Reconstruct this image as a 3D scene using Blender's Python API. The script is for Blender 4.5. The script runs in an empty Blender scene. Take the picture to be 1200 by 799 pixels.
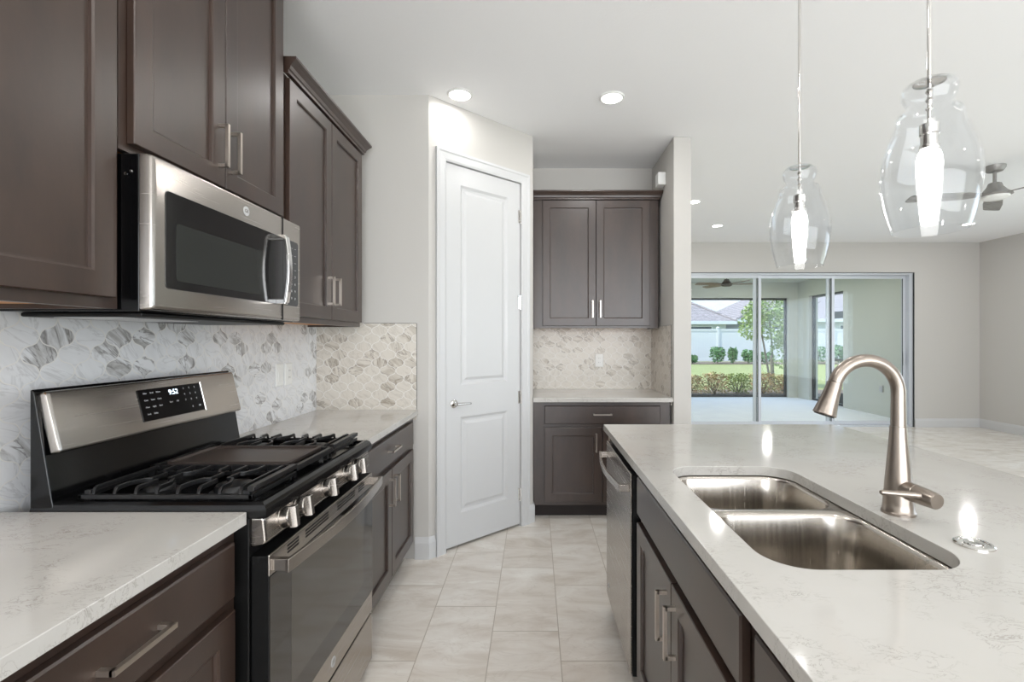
import bpy, bmesh, math, random
from mathutils import Vector, Matrix
random.seed(7)
S = bpy.context.scene
COL = S.collection
PI = math.pi

# ------------------------------------------------------------------ camera
cam_d = bpy.data.cameras.new('camera'); cam = bpy.data.objects.new('camera', cam_d); COL.objects.link(cam)
cam.location = (0, 0, 1.34); cam.rotation_euler = (PI/2, 0, 0)
cam_d.sensor_width = 36; cam_d.lens = 555/1200*36
cam_d.shift_x = -27/1200; cam_d.shift_y = -1/1200
cam_d.clip_start = 0.02; cam_d.clip_end = 300
S.camera = cam

# ------------------------------------------------------------------ view, world, sun
S.view_settings.view_transform = 'Standard'; S.view_settings.look = 'None'
S.view_settings.exposure = 0.08; S.view_settings.gamma = 1.0; S.view_settings.use_curve_mapping = False
EXT = 1.0
w = bpy.data.worlds.new('world'); S.world = w; w.use_nodes = True
nt = w.node_tree; nt.nodes.clear()
out = nt.nodes.new('ShaderNodeOutputWorld'); bg = nt.nodes.new('ShaderNodeBackground')
tc = nt.nodes.new('ShaderNodeTexCoord'); sep = nt.nodes.new('ShaderNodeSeparateXYZ')
nt.links.new(tc.outputs['Generated'], sep.inputs[0])
gr = nt.nodes.new('ShaderNodeValToRGB'); nt.links.new(sep.outputs['Z'], gr.inputs[0])
gr.color_ramp.elements[0].position = 0.0; gr.color_ramp.elements[0].color = (.46, .58, .72, 1)
gr.color_ramp.elements[1].position = 0.5; gr.color_ramp.elements[1].color = (.26, .44, .74, 1)
nz = nt.nodes.new('ShaderNodeTexNoise'); nz.inputs['Scale'].default_value = 5; nz.inputs['Detail'].default_value = 8
mp = nt.nodes.new('ShaderNodeMapping'); mp.inputs['Scale'].default_value = (1, 1, 3.5)
nt.links.new(tc.outputs['Generated'], mp.inputs[0]); nt.links.new(mp.outputs[0], nz.inputs['Vector'])
cr = nt.nodes.new('ShaderNodeValToRGB'); nt.links.new(nz.outputs['Fac'], cr.inputs[0])
cr.color_ramp.elements[0].position = .46; cr.color_ramp.elements[1].position = .62
mx = nt.nodes.new('ShaderNodeMixRGB'); nt.links.new(cr.outputs[0], mx.inputs[0]); nt.links.new(gr.outputs[0], mx.inputs[1])
mx.inputs[2].default_value = (.62, .66, .72, 1)
nt.links.new(mx.outputs[0], bg.inputs[0]); bg.inputs[1].default_value = 2.4*EXT
nt.links.new(bg.outputs[0], out.inputs[0])

def light(name, typ, loc, energy, color=(1, 1, 1), rot=(0, 0, 0), parent=None, **kw):
    d = bpy.data.lights.new(name, typ); d.energy = energy; d.color = color
    for k, v in kw.items(): setattr(d, k, v)
    o = bpy.data.objects.new(name, d); COL.objects.link(o)
    if parent is not None:
        o.parent = parent; loc = WM[parent].inverted() @ Vector(loc)
    o.location = loc; o.rotation_euler = rot
    return o
WM = {}
light('sun', 'SUN', (0, 0, 20), 4.2*EXT, (1, .96, .88), rot=(math.radians(36), 0, math.radians(-70)), angle=math.radians(1.5))
# added fill lights, set at made-up windows behind and right of the viewer
light('window_daylight', 'AREA', (1.9, -3.12, 1.45), 200, (.98, .985, .99), rot=(PI/2, 0, 0), shape='RECTANGLE', size=5.6, size_y=2.1)
light('window_daylight', 'AREA', (6.78, 2.6, 1.4), 42, (.84, .92, 1), rot=(0, PI/2, 0), shape='RECTANGLE', size=2.0, size_y=3.9)
DOWN_W = 5.5

# ------------------------------------------------------------------ materials
def lin(c):
    return tuple(((v/255)/12.92 if v/255 <= .04045 else ((v/255+.055)/1.055)**2.4) for v in c)
class NB:
    def __init__(s, m): s.nt = m.node_tree; s.n = s.nt.nodes; s.l = s.nt.links
    def new(s, t, **kw):
        n = s.n.new(t)
        for k, v in kw.items(): setattr(n, k, v)
        return n
    def put(s, sock, v):
        if hasattr(v, 'links') or isinstance(v, bpy.types.NodeSocket): s.l.new(v, sock)
        else: sock.default_value = v
    def math(s, op, a, b=None, c=None, clamp=False):
        n = s.new('ShaderNodeMath', operation=op, use_clamp=clamp); s.put(n.inputs[0], a)
        if b is not None: s.put(n.inputs[1], b)
        if c is not None: s.put(n.inputs[2], c)
        return n.outputs[0]
    def pos(s):
        return s.new('ShaderNodeNewGeometry').outputs['Position']
    def xyz(s, v):
        n = s.new('ShaderNodeSeparateXYZ'); s.l.new(v, n.inputs[0]); return n.outputs
    def comb(s, x, y, z):
        n = s.new('ShaderNodeCombineXYZ')
        for i, v in enumerate((x, y, z)): s.put(n.inputs[i], v)
        return n.outputs[0]
    def noise(s, v, scale, detail=4, rough=.5, dist=0):
        n = s.new('ShaderNodeTexNoise'); s.l.new(v, n.inputs['Vector'])
        n.inputs['Scale'].default_value = scale; n.inputs['Detail'].default_value = detail
        n.inputs['Roughness'].default_value = rough; n.inputs['Distortion'].default_value = dist
        return n.outputs['Fac']
    def ramp(s, f, stops):
        n = s.new('ShaderNodeValToRGB'); s.l.new(f, n.inputs[0]); e = n.color_ramp.elements
        while len(e) < len(stops): e.new(.5)
        for k, (p, c) in enumerate(stops):
            e[k].position = p; e[k].color = (*c, 1) if len(c) == 3 else c
        return n.outputs[0]
    def mix(s, f, a, b, t='MIX'):
        n = s.new('ShaderNodeMixRGB', blend_type=t)
        s.put(n.inputs[0], f)
        for i, v in ((1, a), (2, b)): s.put(n.inputs[i], (*v, 1) if isinstance(v, tuple) and len(v) == 3 else v)
        return n.outputs[0]
    def scale(s, v, k):
        n = s.new('ShaderNodeVectorMath', operation='MULTIPLY'); s.l.new(v, n.inputs[0]); n.inputs[1].default_value = k; return n.outputs[0]
    def bump(s, h, strength, dist=.002):
        n = s.new('ShaderNodeBump'); s.l.new(h, n.inputs['Height']); n.inputs['Strength'].default_value = strength
        n.inputs['Distance'].default_value = dist; return n.outputs[0]
MATS = {}
def mat(name, base=(128, 128, 128), rough=.5, metal=0.0, emit=0, ecol=None, coat=0, spec=None, rgb=None):
    m = bpy.data.materials.new(name); m.use_nodes = True
    p = m.node_tree.nodes['Principled BSDF']; c = rgb or lin(base)
    p.inputs['Base Color'].default_value = (*c, 1); p.inputs['Roughness'].default_value = rough
    p.inputs['Metallic'].default_value = metal
    if coat: p.inputs['Coat Weight'].default_value = coat; p.inputs['Coat Roughness'].default_value = .12
    if spec is not None: p.inputs['Specular IOR Level'].default_value = spec
    if emit:
        p.inputs['Emission Color'].default_value = (*(ecol or (1, 1, 1)), 1); p.inputs['Emission Strength'].default_value = emit
    m.diffuse_color = (*c, 1)
    MATS[name] = m
    b = NB(m); b.p = p
    return m, b
def setc(b, sock, v): b.l.new(v, b.p.inputs[sock])

wall_m, b = mat('wall_paint', (199, 196, 191), .85)
P = b.pos(); setc(b, 'Normal', b.bump(b.noise(P, 120, 3), .18, .001))
ceil_m, b = mat('ceiling_paint', (246, 246, 246), .9)
P = b.pos(); setc(b, 'Normal', b.bump(b.noise(P, 60, 4, .6), .3, .002))
trim_m, b = mat('white_trim_paint', (205, 205, 205), .35)
white_m, b = mat('white_plastic', (235, 235, 232), .4)
white_metal, b = mat('pale_aluminium', (205, 209, 214), .35, .3)
bronze_m, b = mat('dark_bronze', (58, 62, 62), .45, .3)
stucco_m, b = mat('lanai_stucco', (200, 202, 192), .9)
P = b.pos(); setc(b, 'Normal', b.bump(b.noise(P, 70, 4, .6), .5, .004))
deck_m, b = mat('lanai_concrete', (205, 210, 214), .7)
P = b.pos(); setc(b, 'Base Color', b.ramp(b.noise(P, 3, 4), [(0.3, lin((236, 239, 242))), (.7, lin((243, 246, 247)))]))
wood_m, b = mat('stained_cabinet_wood', (70, 55, 50), .36, spec=.5, coat=.5)
b.p.inputs['Coat Roughness'].default_value = .34
P = b.pos(); st = b.scale(P, (1, 1, .35))
n1 = b.noise(st, 6, 7, .68); n2 = b.noise(b.scale(P, (60, 60, 2.2)), 1, 3)
c = b.ramp(n1, [(.3, lin((44, 31, 25))), (.7, lin((66, 49, 40)))])
setc(b, 'Base Color', b.mix(b.math('MULTIPLY', n2, .16), c, lin((36, 26, 23))))
b.l.new(b.math('MULTIPLY_ADD', n1, .12, .30), b.p.inputs['Roughness'])
rawwood_m, b = mat('raw_wood_underside', (214, 156, 104), .6)
dark_m, b = mat('toe_kick_wood', (38, 29, 27), .6)
steel_m, b = mat('brushed_steel', (176, 170, 164), .27, 1.0)
P = b.pos(); n = b.noise(b.scale(P, (4, 4, 240)), 1, 2); b.l.new(b.math('MULTIPLY_ADD', n, .05, .24), b.p.inputs['Roughness'])
steelv_m, b = mat('satin_sink_steel', (190, 184, 176), .26, 1.0)
P = b.pos(); n = b.noise(b.scale(P, (120, 120, 3)), 1, 3); b.l.new(b.math('MULTIPLY_ADD', n, .16, .16), b.p.inputs['Roughness'])
setc(b, 'Normal', b.bump(n, .12, .0006))
nickel_m, b = mat('brushed_nickel', (158, 148, 139), .3, 1.0)
pull_m, b = mat('satin_nickel_pull', (206, 196, 186), .3, 1.0)
chrome_m, b = mat('polished_chrome', (215, 213, 210), .08, 1.0)
blackg_m, b = mat('black_gloss_enamel', (10, 10, 11), .14, spec=.4)
blackm_m, b = mat('black_cast_iron', (24, 24, 25), .3)
blackp_m, b = mat('black_plastic', (12, 12, 12), .42, spec=.3)
griddle_m, b = mat('griddle_plate', (62, 54, 50), .38, .2)
ovg_m, b = mat('dark_oven_glass', (38, 35, 32), .06, spec=.9)
mwg_m, b = mat('dark_microwave_glass', (34, 34, 34), .1, spec=.7)
mwi_m, b = mat('microwave_window_mesh', (50, 52, 50), .12, spec=.5)
disp_m, b = mat('display_digits', (220, 235, 255), .4, emit=2.2, ecol=(.75, .88, 1))
mark_m, b = mat('grey_markings', (190, 190, 190), .5)
bulb_m, b = mat('glowing_frosted_bulb', (255, 255, 255), .4, emit=11, ecol=(1, .98, .95))
can_m, b = mat('glowing_downlight_lens', (255, 255, 255), .4, emit=9, ecol=(1, .99, .97))
fan_m, b = mat('brushed_fan_grey', (150, 148, 145), .4, .4)
blade_m, b = mat('grey_washed_blade', (140, 138, 134), .55)
P = b.pos(); setc(b, 'Base Color', b.ramp(b.noise(b.scale(P, (4, 30, 4)), 2, 3), [(.3, lin((120, 118, 115))), (.7, lin((165, 162, 158)))]))
fanb_m, b = mat('bronze_fan_metal', (66, 56, 46), .45, .3)
fanbl_m, b = mat('brown_fan_blade', (120, 98, 74), .55)

# quartz with small flecked veins
quartz_m, b = mat('white_quartz', (226, 222, 214), .09, spec=.55)
P = b.pos()
m1 = b.ramp(b.noise(P, 6.5, 3, .5, .3), [(.48, (0, 0, 0)), (.58, (1, 1, 1))])
v = b.math('ABSOLUTE', b.math('SUBTRACT', b.noise(b.scale(P, (1, 1.9, 1)), 26, 5, .62, .9), .5))
v = b.ramp(v, [(0.0, (1, 1, 1)), (.022, (0, 0, 0))])
vein = b.math('MULTIPLY', b.math('MULTIPLY', m1, v), .5)
basec = b.ramp(b.noise(P, 3, 3), [(.3, lin((189, 186, 180))), (.7, lin((198, 195, 190)))])
setc(b, 'Base Color', b.mix(vein, basec, lin((128, 118, 108))))

# floor: 12x24 porcelain with cloudy cross streaks
floor_m, b = mat('cream_porcelain_floor', (222, 214, 202), .2)
P = b.pos(); x, y, z = b.xyz(P)
cu = b.math('DIVIDE', b.math('ADD', x, .50), .304); ci = b.math('FLOOR', cu)
rv = b.math('DIVIDE', b.math('ADD', y, b.math('MULTIPLY_ADD', ci, .203, -2.384)), .609); ri = b.math('FLOOR', rv)
fx = b.math('FRACT', cu); fy = b.math('FRACT', rv)
ex = b.math('MULTIPLY', b.math('MINIMUM', fx, b.math('SUBTRACT', 1, fx)), .304)
ey = b.math('MULTIPLY', b.math('MINIMUM', fy, b.math('SUBTRACT', 1, fy)), .609)
g = b.math('LESS_THAN', b.math('MINIMUM', ex, ey), .0022)
wn = b.new('ShaderNodeTexWhiteNoise', noise_dimensions='2D'); b.l.new(b.comb(ci, ri, 0), wn.inputs['Vector'])
off = b.new('ShaderNodeVectorMath', operation='MULTIPLY_ADD'); b.l.new(wn.outputs['Color'], off.inputs[0]); off.inputs[1].default_value = (7, 7, 7); b.l.new(P, off.inputs[2])
q = b.scale(off.outputs[0], (1.2, 3.2, 1))
n1 = b.noise(q, 2.0, 8, .62, .8)
c = b.ramp(n1, [(.32, lin((212, 202, 190))), (.5, lin((228, 221, 212))), (.68, lin((240, 236, 229)))])
va = b.math('ABSOLUTE', b.math('SUBTRACT', b.noise(q, 2.6, 5, .55, 1.2), .5))
va = b.ramp(va, [(0, (1, 1, 1)), (.02, (0, 0, 0))])
c = b.mix(b.math('MULTIPLY', va, .16), c, lin((176, 162, 146)))
setc(b, 'Base Color', b.mix(g, c, lin((178, 168, 154))))
b.l.new(b.math('MULTIPLY_ADD', g, .5, .17), b.p.inputs['Roughness'])

# arabesque marble tiles
def tile_mat(name, axis, warm):
    m, b = mat(name, (225, 222, 216), .3)
    P = b.pos(); xs = b.xyz(P); U = xs[axis]; V = xs[2]
    u = b.math('DIVIDE', b.math('SUBTRACT', U, 1.279 if axis == 1 else .03), .098)
    v = b.math('DIVIDE', b.math('SUBTRACT', V, 1.30), .098)
    p = b.math('ADD', b.math('ADD', u, v), .5); q = b.math('ADD', b.math('SUBTRACT', u, v), .5)
    k = .085
    Pw = b.math('MULTIPLY_ADD', b.math('SINE', b.math('MULTIPLY', q, 2*PI)), k, p)
    Qw = b.math('MULTIPLY_ADD', b.math('SINE', b.math('MULTIPLY', p, 2*PI)), k, q)
    fp = b.math('FRACT', Pw); fq = b.math('FRACT', Qw)
    e = b.math('MINIMUM', b.math('MINIMUM', fp, b.math('SUBTRACT', 1, fp)), b.math('MINIMUM', fq, b.math('SUBTRACT', 1, fq)))
    grout = b.ramp(e, [(.014, (1, 1, 1)), (.03, (0, 0, 0))])
    wn = b.new('ShaderNodeTexWhiteNoise', noise_dimensions='2D'); b.l.new(b.comb(b.math('FLOOR', Pw), b.math('FLOOR', Qw), 0), wn.inputs['Vector'])
    rc = wn.outputs['Color']; rx, ry, rz = b.xyz(rc)
    off = b.new('ShaderNodeVectorMath', operation='MULTIPLY_ADD'); b.l.new(rc, off.inputs[0]); off.inputs[1].default_value = (9, 9, 9)
    b.l.new(b.comb(U, V, 0), off.inputs[2])
    rot = b.new('ShaderNodeVectorRotate', rotation_type='Z_AXIS'); b.l.new(off.outputs[0], rot.inputs['Vector'])
    b.l.new(b.math('MULTIPLY_ADD', ry, 1.5, .1), rot.inputs['Angle'])
    sv = b.scale(rot.outputs[0], (1, 3.4, 1))
    n1 = b.noise(sv, 9, 6, .6, .6)
    vein = b.ramp(b.math('ABSOLUTE', b.math('SUBTRACT', b.noise(sv, 5.5, 4, .6, .7), .5)), [(0, (1, 1, 1)), (.035, (0, 0, 0))])
    hi = lin((215, 209, 199)) if warm else lin((229, 230, 232))
    lo = lin((176, 166, 152)) if warm else lin((150, 147, 143))
    pm = b.math('GREATER_THAN', rx, .60 if warm else .72)
    blotch = b.math('MULTIPLY', b.ramp(n1, [(.42, (0, 0, 0)), (.66, (1, 1, 1))]), b.math('MULTIPLY_ADD', pm, .8, .1))
    c = b.mix(blotch, hi, lo)
    c = b.mix(b.math('MULTIPLY', vein, b.math('MULTIPLY_ADD', pm, .55, .22)), c, lin((140, 130, 118)) if warm else lin((112, 108, 106)))
    setc(b, 'Base Color', b.mix(grout, c, lin((232, 230, 226))))
    setc(b, 'Normal', b.bump(b.math('SUBTRACT', 1, grout), .25, .001))
    return m
tile_y = tile_mat('arabesque_marble_cool', 1, False)
tile_x = tile_mat('arabesque_marble_warm', 0, True)
tile_yw = tile_mat('arabesque_marble_side', 1, True)

def glass_mat(name, tint, ior, gl=1.0):
    m = bpy.data.materials.new(name); m.use_nodes = True; b = NB(m); b.n.clear()
    o = b.new('ShaderNodeOutputMaterial'); mx = b.new('ShaderNodeMixShader'); t = b.new('ShaderNodeBsdfTransparent'); g = b.new('ShaderNodeBsdfGlossy')
    t.inputs[0].default_value = (*tint, 1); g.inputs['Roughness'].default_value = .02; g.inputs[0].default_value = (gl, gl, gl, 1)
    lw = b.new('ShaderNodeNewGeometry'); dp = b.new('ShaderNodeVectorMath', operation='DOT_PRODUCT')
    b.l.new(lw.outputs['Normal'], dp.inputs[0]); b.l.new(lw.outputs['Incoming'], dp.inputs[1])
    k = b.math('SUBTRACT', 1, b.math('ABSOLUTE', dp.outputs['Value'])); f0 = ((ior-1)/(ior+1))**2
    f = b.math('MULTIPLY_ADD', b.math('POWER', k, 5), 1-f0, f0, clamp=True)
    b.l.new(f, mx.inputs[0]); b.l.new(t.outputs[0], mx.inputs[1]); b.l.new(g.outputs[0], mx.inputs[2]); b.l.new(mx.outputs[0], o.inputs[0])
    return m
pane_m = glass_mat('window_glass', (.985, .998, .992), 1.45, .8)
pend_m = glass_mat('clear_blown_glass', (.975, .98, .985), 1.32)
screen_m = bpy.data.materials.new('insect_screen'); screen_m.use_nodes = True
b = NB(screen_m); b.n.clear(); o = b.new('ShaderNodeOutputMaterial'); mx = b.new('ShaderNodeMixShader'); t = b.new('ShaderNodeBsdfTransparent'); d = b.new('ShaderNodeBsdfDiffuse')
d.inputs[0].default_value = (.12, .12, .12, 1); mx.inputs[0].default_value = .06
b.l.new(t.outputs[0], mx.inputs[1]); b.l.new(d.outputs[0], mx.inputs[2]); b.l.new(mx.outputs[0], o.inputs[0])

grass_m, b = mat('lawn_grass', (150, 170, 100), .9)
P = b.pos(); setc(b, 'Base Color', b.ramp(b.noise(P, 5, 6, .7), [(.3, lin((128, 142, 84))), (.7, lin((172, 176, 122)))]))
mulch_m, b = mat('mulch', (120, 108, 96), .95)
P = b.pos(); setc(b, 'Base Color', b.ramp(b.noise(P, 14, 5, .7), [(.3, lin((92, 84, 76))), (.7, lin((150, 138, 124)))]))
fence_m, b = mat('white_vinyl_fence', (226, 231, 232), .5)
house_m, b = mat('pale_stucco_house', (206, 214, 216), .9)
roof_m, b = mat('grey_roof_tile', (150, 146, 148), .8)
P = b.pos(); x, y, z = b.xyz(P); fr = b.math('FRACT', b.math('MULTIPLY', z, 6.0))
setc(b, 'Base Color', b.mix(b.math('LESS_THAN', fr, .22), b.ramp(b.noise(P, 4, 4), [(.3, lin((150, 144, 146))), (.7, lin((178, 172, 174)))]), lin((112, 108, 112))))
hwin_m, b = mat('dark_house_window', (70, 84, 92), .2)
bark_m, b = mat('tree_bark', (120, 112, 100), .9)
def leaf_mat(name, a, c2):
    m, b = mat(name, a, .6)
    P = b.pos(); setc(b, 'Base Color', b.ramp(b.noise(P, 9, 3, .6), [(.35, lin(a)), (.65, lin(c2))]))
    return m
leaf_tree = leaf_mat('tree_leaves', (128, 158, 92), (178, 196, 132))
leaf_bush = leaf_mat('bush_leaves', (84, 130, 84), (120, 160, 106))
leaf_hedge = leaf_mat('hedge_leaves', (158, 166, 92), (222, 178, 146))
leaf_hedge2 = leaf_mat('hedge_green_leaves', (120, 146, 66), (164, 178, 92))

# ------------------------------------------------------------------ mesh helpers
def NBM(): return bmesh.new()
def box(bm, x0, x1, y0, y1, z0, z1):
    x0, x1 = sorted((x0, x1)); y0, y1 = sorted((y0, y1)); z0, z1 = sorted((z0, z1))
    v = [bm.verts.new(p) for p in ((x0,y0,z0),(x1,y0,z0),(x1,y1,z0),(x0,y1,z0),(x0,y0,z1),(x1,y0,z1),(x1,y1,z1),(x0,y1,z1))]
    for f in ((3,2,1,0),(4,5,6,7),(0,1,5,4),(1,2,6,5),(2,3,7,6),(3,0,4,7)): bm.faces.new([v[i] for i in f])
    return bm
def loops(bm, rs, cap0=True, cap1=True, closed=False):
    """skin a list of equal-length closed loops"""
    V = [[bm.verts.new(p) for p in r] for r in rs]; n = len(V[0])
    pairs = list(zip(V[:-1], V[1:]))
    if closed: pairs.append((V[-1], V[0]))
    for a, c in pairs:
        for i in range(n): bm.faces.new((a[i], a[(i+1) % n], c[(i+1) % n], c[i]))
    if cap0 and not closed: bm.faces.new(V[0][::-1])
    if cap1 and not closed: bm.faces.new(V[-1])
    return V
def frame_axes(d):
    d = d.normalized(); a = Vector((0, 0, 1)) if abs(d.z) < .9 else Vector((1, 0, 0))
    u = d.cross(a).normalized(); return u, d.cross(u).normalized()
def cyl(bm, p0, p1, r0, r1=None, n=24):
    p0, p1 = Vector(p0), Vector(p1); r1 = r0 if r1 is None else r1; u, v = frame_axes(p1-p0)
    ang = [2*PI*i/n for i in range(n)]
    loops(bm, [[p + u*r*math.cos(a) + v*r*math.sin(a) for a in ang] for p, r in ((p0, r0), (p1, r1))])
def lathe(bm, prof, cx, cy, n=40, cap0=True, cap1=True):
    loops(bm, [[(cx + r*math.cos(2*PI*i/n), cy + r*math.sin(2*PI*i/n), z) for i in range(n)] for r, z in prof], cap0, cap1)
def lathe_ax(bm, prof, org, ax, n=32):
    org, ax = Vector(org), Vector(ax).normalized(); u, v = frame_axes(ax)
    loops(bm, [[org + ax*h + u*r*math.cos(2*PI*i/n) + v*r*math.sin(2*PI*i/n) for i in range(n)] for r, h in prof])
def tube(bm, pts, r, n=12, cap=True):
    pts = [Vector(p) for p in pts]; rs = r if isinstance(r, (list, tuple)) else [r]*len(pts)
    t0 = (pts[1]-pts[0]).normalized(); u, v = frame_axes(t0); L = []
    for i, p in enumerate(pts):
        t = (pts[min(i+1, len(pts)-1)] - pts[max(i-1, 0)]).normalized()
        u = (u - t*u.dot(t)).normalized(); v = t.cross(u)
        L.append([p + u*rs[i]*math.cos(2*PI*k/n) + v*rs[i]*math.sin(2*PI*k/n) for k in range(n)])
    loops(bm, L, cap, cap)
def bar(bm, pts, w, h, up=Vector((0, 0, 1)), taper=None):
    """rectangular bar along points: width w across, height h along up"""
    pts = [Vector(p) for p in pts]; L = []; up = Vector(up)
    for i, p in enumerate(pts):
        a = (p - pts[i-1]).normalized() if i else None; c = (pts[i+1] - p).normalized() if i < len(pts)-1 else None
        t = (a + c).normalized() if a is not None and c is not None else (a if a is not None else c)
        s = t.cross(up).normalized(); k = 1.0
        if a is not None and c is not None: k = 1/max(.4, math.sqrt((1 + a.dot(c))/2))
        s *= w/2*k; u2 = up*h/2
        L.append([p-s-u2, p+s-u2, p+s+u2, p-s+u2])
    loops(bm, L)
def rrect(x0, x1, y0, y1, r, n=8):
    pts = []
    for cx, cy, a0 in ((x1-r, y1-r, 0), (x0+r, y1-r, PI/2), (x0+r, y0+r, PI), (x1-r, y0+r, 1.5*PI)):
        for i in range(n+1): a = a0 + PI/2*i/n; pts.append((cx + r*math.cos(a), cy + r*math.sin(a)))
    return pts

def tag(o, label=None, cat=None, group=None, kind=None):
    if label: o['label'] = label
    if cat: o['category'] = cat
    if group: o['group'] = group
    if kind: o['kind'] = kind
    return o
def obj(name, bm, m, parent=None, bev=0, smooth=None, local=False, base=None, rot=0, seg=2):
    bmesh.ops.recalc_face_normals(bm, faces=bm.faces)
    if parent is not None:
        M = WM[parent]
        if not local: bmesh.ops.transform(bm, matrix=M.inverted(), verts=bm.verts)
        loc = None; W = M
    else:
        if base is None:
            xs = [v.co for v in bm.verts]
            base = ((min(c.x for c in xs)+max(c.x for c in xs))/2, (min(c.y for c in xs)+max(c.y for c in xs))/2, min(c.z for c in xs)) if not local else (0, 0, 0)
        W = Matrix.Translation(base) @ Matrix.Rotation(rot, 4, 'Z')
        if not local: bmesh.ops.transform(bm, matrix=W.inverted(), verts=bm.verts)
    me = bpy.data.meshes.new(name); bm.to_mesh(me); bm.free()
    me.materials.append(m)
    o = bpy.data.objects.new(name, me); COL.objects.link(o)
    if parent is not None: o.parent = parent
    else: o.location = base; o.rotation_euler = (0, 0, rot)
    WM[o] = W
    if smooth:
        for p in me.polygons: p.use_smooth = True
        e = o.modifiers.new('split', 'EDGE_SPLIT'); e.split_angle = math.radians(smooth if smooth is not True else 40)
    if bev:
        bv = o.modifiers.new('bevel', 'BEVEL'); bv.width = bev; bv.segments = seg; bv.limit_method = 'ANGLE'; bv.angle_limit = math.radians(50)
        if not smooth:
            for p in me.polygons: p.use_smooth = True
            bv.harden_normals = True
    return o
def thing(name, label, cat, loc=(0, 0, 0), rotz=0, group=None):
    o = bpy.data.objects.new(name, None); COL.objects.link(o); o.empty_display_size = .1
    o.location = loc; o.rotation_euler = (0, 0, rotz)
    WM[o] = Matrix.Translation(loc) @ Matrix.Rotation(rotz, 4, 'Z')
    return tag(o, label, cat, group)
def struct(name, bm, m, parent=None, **kw):
    return tag(obj(name, bm, m, parent, **kw), kind='structure' if parent is None else None)
def copy_tree(o, parent=None):
    c = o.copy(); COL.objects.link(c); WM[c] = WM[o]
    if parent is not None: c.parent = parent
    for ch in list(o.children):
        if ch.name in bpy.data.objects: copy_tree(ch, c)
    return c
def text_bm(s, size, M, extrude=.0004):
    cu = bpy.data.curves.new('t', 'FONT'); cu.body = s; cu.size = size; cu.extrude = extrude
    cu.align_x = 'CENTER'; cu.align_y = 'CENTER'
    o = bpy.data.objects.new('t', cu); COL.objects.link(o); bpy.context.view_layer.update()
    me = bpy.data.meshes.new_from_object(o.evaluated_get(bpy.context.evaluated_depsgraph_get()))
    bm = NBM(); bm.from_mesh(me); bmesh.ops.transform(bm, matrix=M, verts=bm.verts)
    bpy.data.objects.remove(o); bpy.data.curves.remove(cu); bpy.data.meshes.remove(me)
    return bm
def add_bm(bm, other):
    me = bpy.data.meshes.new('x'); other.to_mesh(me); bm.from_mesh(me); bpy.data.meshes.remove(me); other.free()
def basis(o, x, y, z):
    """matrix with columns x,y,z at o"""
    x, y, z = Vector(x), Vector(y), Vector(z)
    return Matrix(((x.x, y.x, z.x, o[0]), (x.y, y.y, z.y, o[1]), (x.z, y.z, z.z, o[2]), (0, 0, 0, 1)))

# ------------------------------------------------------------------ room shell
CZ = 2.845; XL = -1.346; YE = 2.907; YB = 4.15; YF = 7.298; XR = 6.85; YR = -3.2
AX = -.653; BX = -.016; BY = 3.50; CX0 = 1.025; CX1 = 1.157; CY = 3.502
bm = NBM(); box(bm, XL-.1, XR+.1, YR-.1, YF+.02, -.15, 0); struct('floor', bm, floor_m)
bm = NBM(); box(bm, XL-.1, XR+.1, YR-.1, YF+.15, CZ, CZ+.2); struct('ceiling', bm, ceil_m)
bm = NBM(); box(bm, XL-.1, XL, YR-.1, YB+.1, 0, CZ); struct('wall_left', bm, wall_m)
bm = NBM(); box(bm, XL, AX, YE, YE+.1, 0, CZ); struct('wall_end', bm, wall_m)
bm = NBM(); box(bm, XL, CX0, YB, YB+.1, 0, CZ); struct('wall_back', bm, wall_m)
bm = NBM(); box(bm, BX-.1, BX, BY+.09, YB, 0, CZ); struct('wall_alcove_left', bm, wall_m)
bm = NBM(); box(bm, CX0, CX1, CY, YF, 0, CZ); struct('wall_alcove_right', bm, wall_m, bev=.006)
SX0, SX1, SZ = 2.2, 5.84, 2.379
bm = NBM(); box(bm, CX1, SX0, YF, YF+.15, 0, CZ); box(bm, SX1, XR, YF, YF+.15, 0, CZ); box(bm, SX0, SX1, YF, YF+.15, SZ, CZ)
struct('wall_far', bm, wall_m)
def wall_hole(bm, horiz, a0, a1, h0, h1, z0, z1, c0, c1):
    """wall along a from a0..a1 with a hole h0..h1 x z0..z1; thickness c0..c1"""
    for s0, s1, t0, t1 in ((a0, h0, 0, CZ), (h1, a1, 0, CZ), (h0, h1, 0, z0), (h0, h1, z1, CZ)):
        if horiz: box(bm, s0, s1, c0, c1, t0, t1)
        else: box(bm, c0, c1, s0, s1, t0, t1)
bm = NBM(); wall_hole(bm, False, YR, YF+.15, .6, 4.6, .35, 2.4, XR, XR+.12); struct('wall_right', bm, wall_m)
bm = NBM(); wall_hole(bm, True, XL, XR, -1.0, 4.8, .35, 2.45, YR-.12, YR); struct('wall_rear', bm, wall_m)
# unseen windows behind and right of the viewer, added to let in fill light
def window(n, horiz, a0, a1, z0, z1, c):
    bm = NBM(); f = .05
    for s0, s1, t0, t1 in ((a0, a1, z0, z0+f), (a0, a1, z1-f, z1), (a0, a0+f, z0, z1), (a1-f, a1, z0, z1), ((a0+a1)/2-f/2, (a0+a1)/2+f/2, z0, z1)):
        if horiz: box(bm, s0, s1, c-.03, c+.03, t0, t1)
        else: box(bm, c-.03, c+.03, s0, s1, t0, t1)
    w_ = struct('window_%d' % n, bm, white_metal)
    g = NBM()
    if horiz: box(g, a0+f, a1-f, c-.003, c+.003, z0+f, z1-f)
    else: box(g, c-.003, c+.003, a0+f, a1-f, z0+f, z1-f)
    obj('pane', g, pane_m, w_)
window(1, True, -1.0, 4.8, .35, 2.45, YR-.08); window(2, False, .6, 4.6, .35, 2.4, XR+.07)

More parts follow.
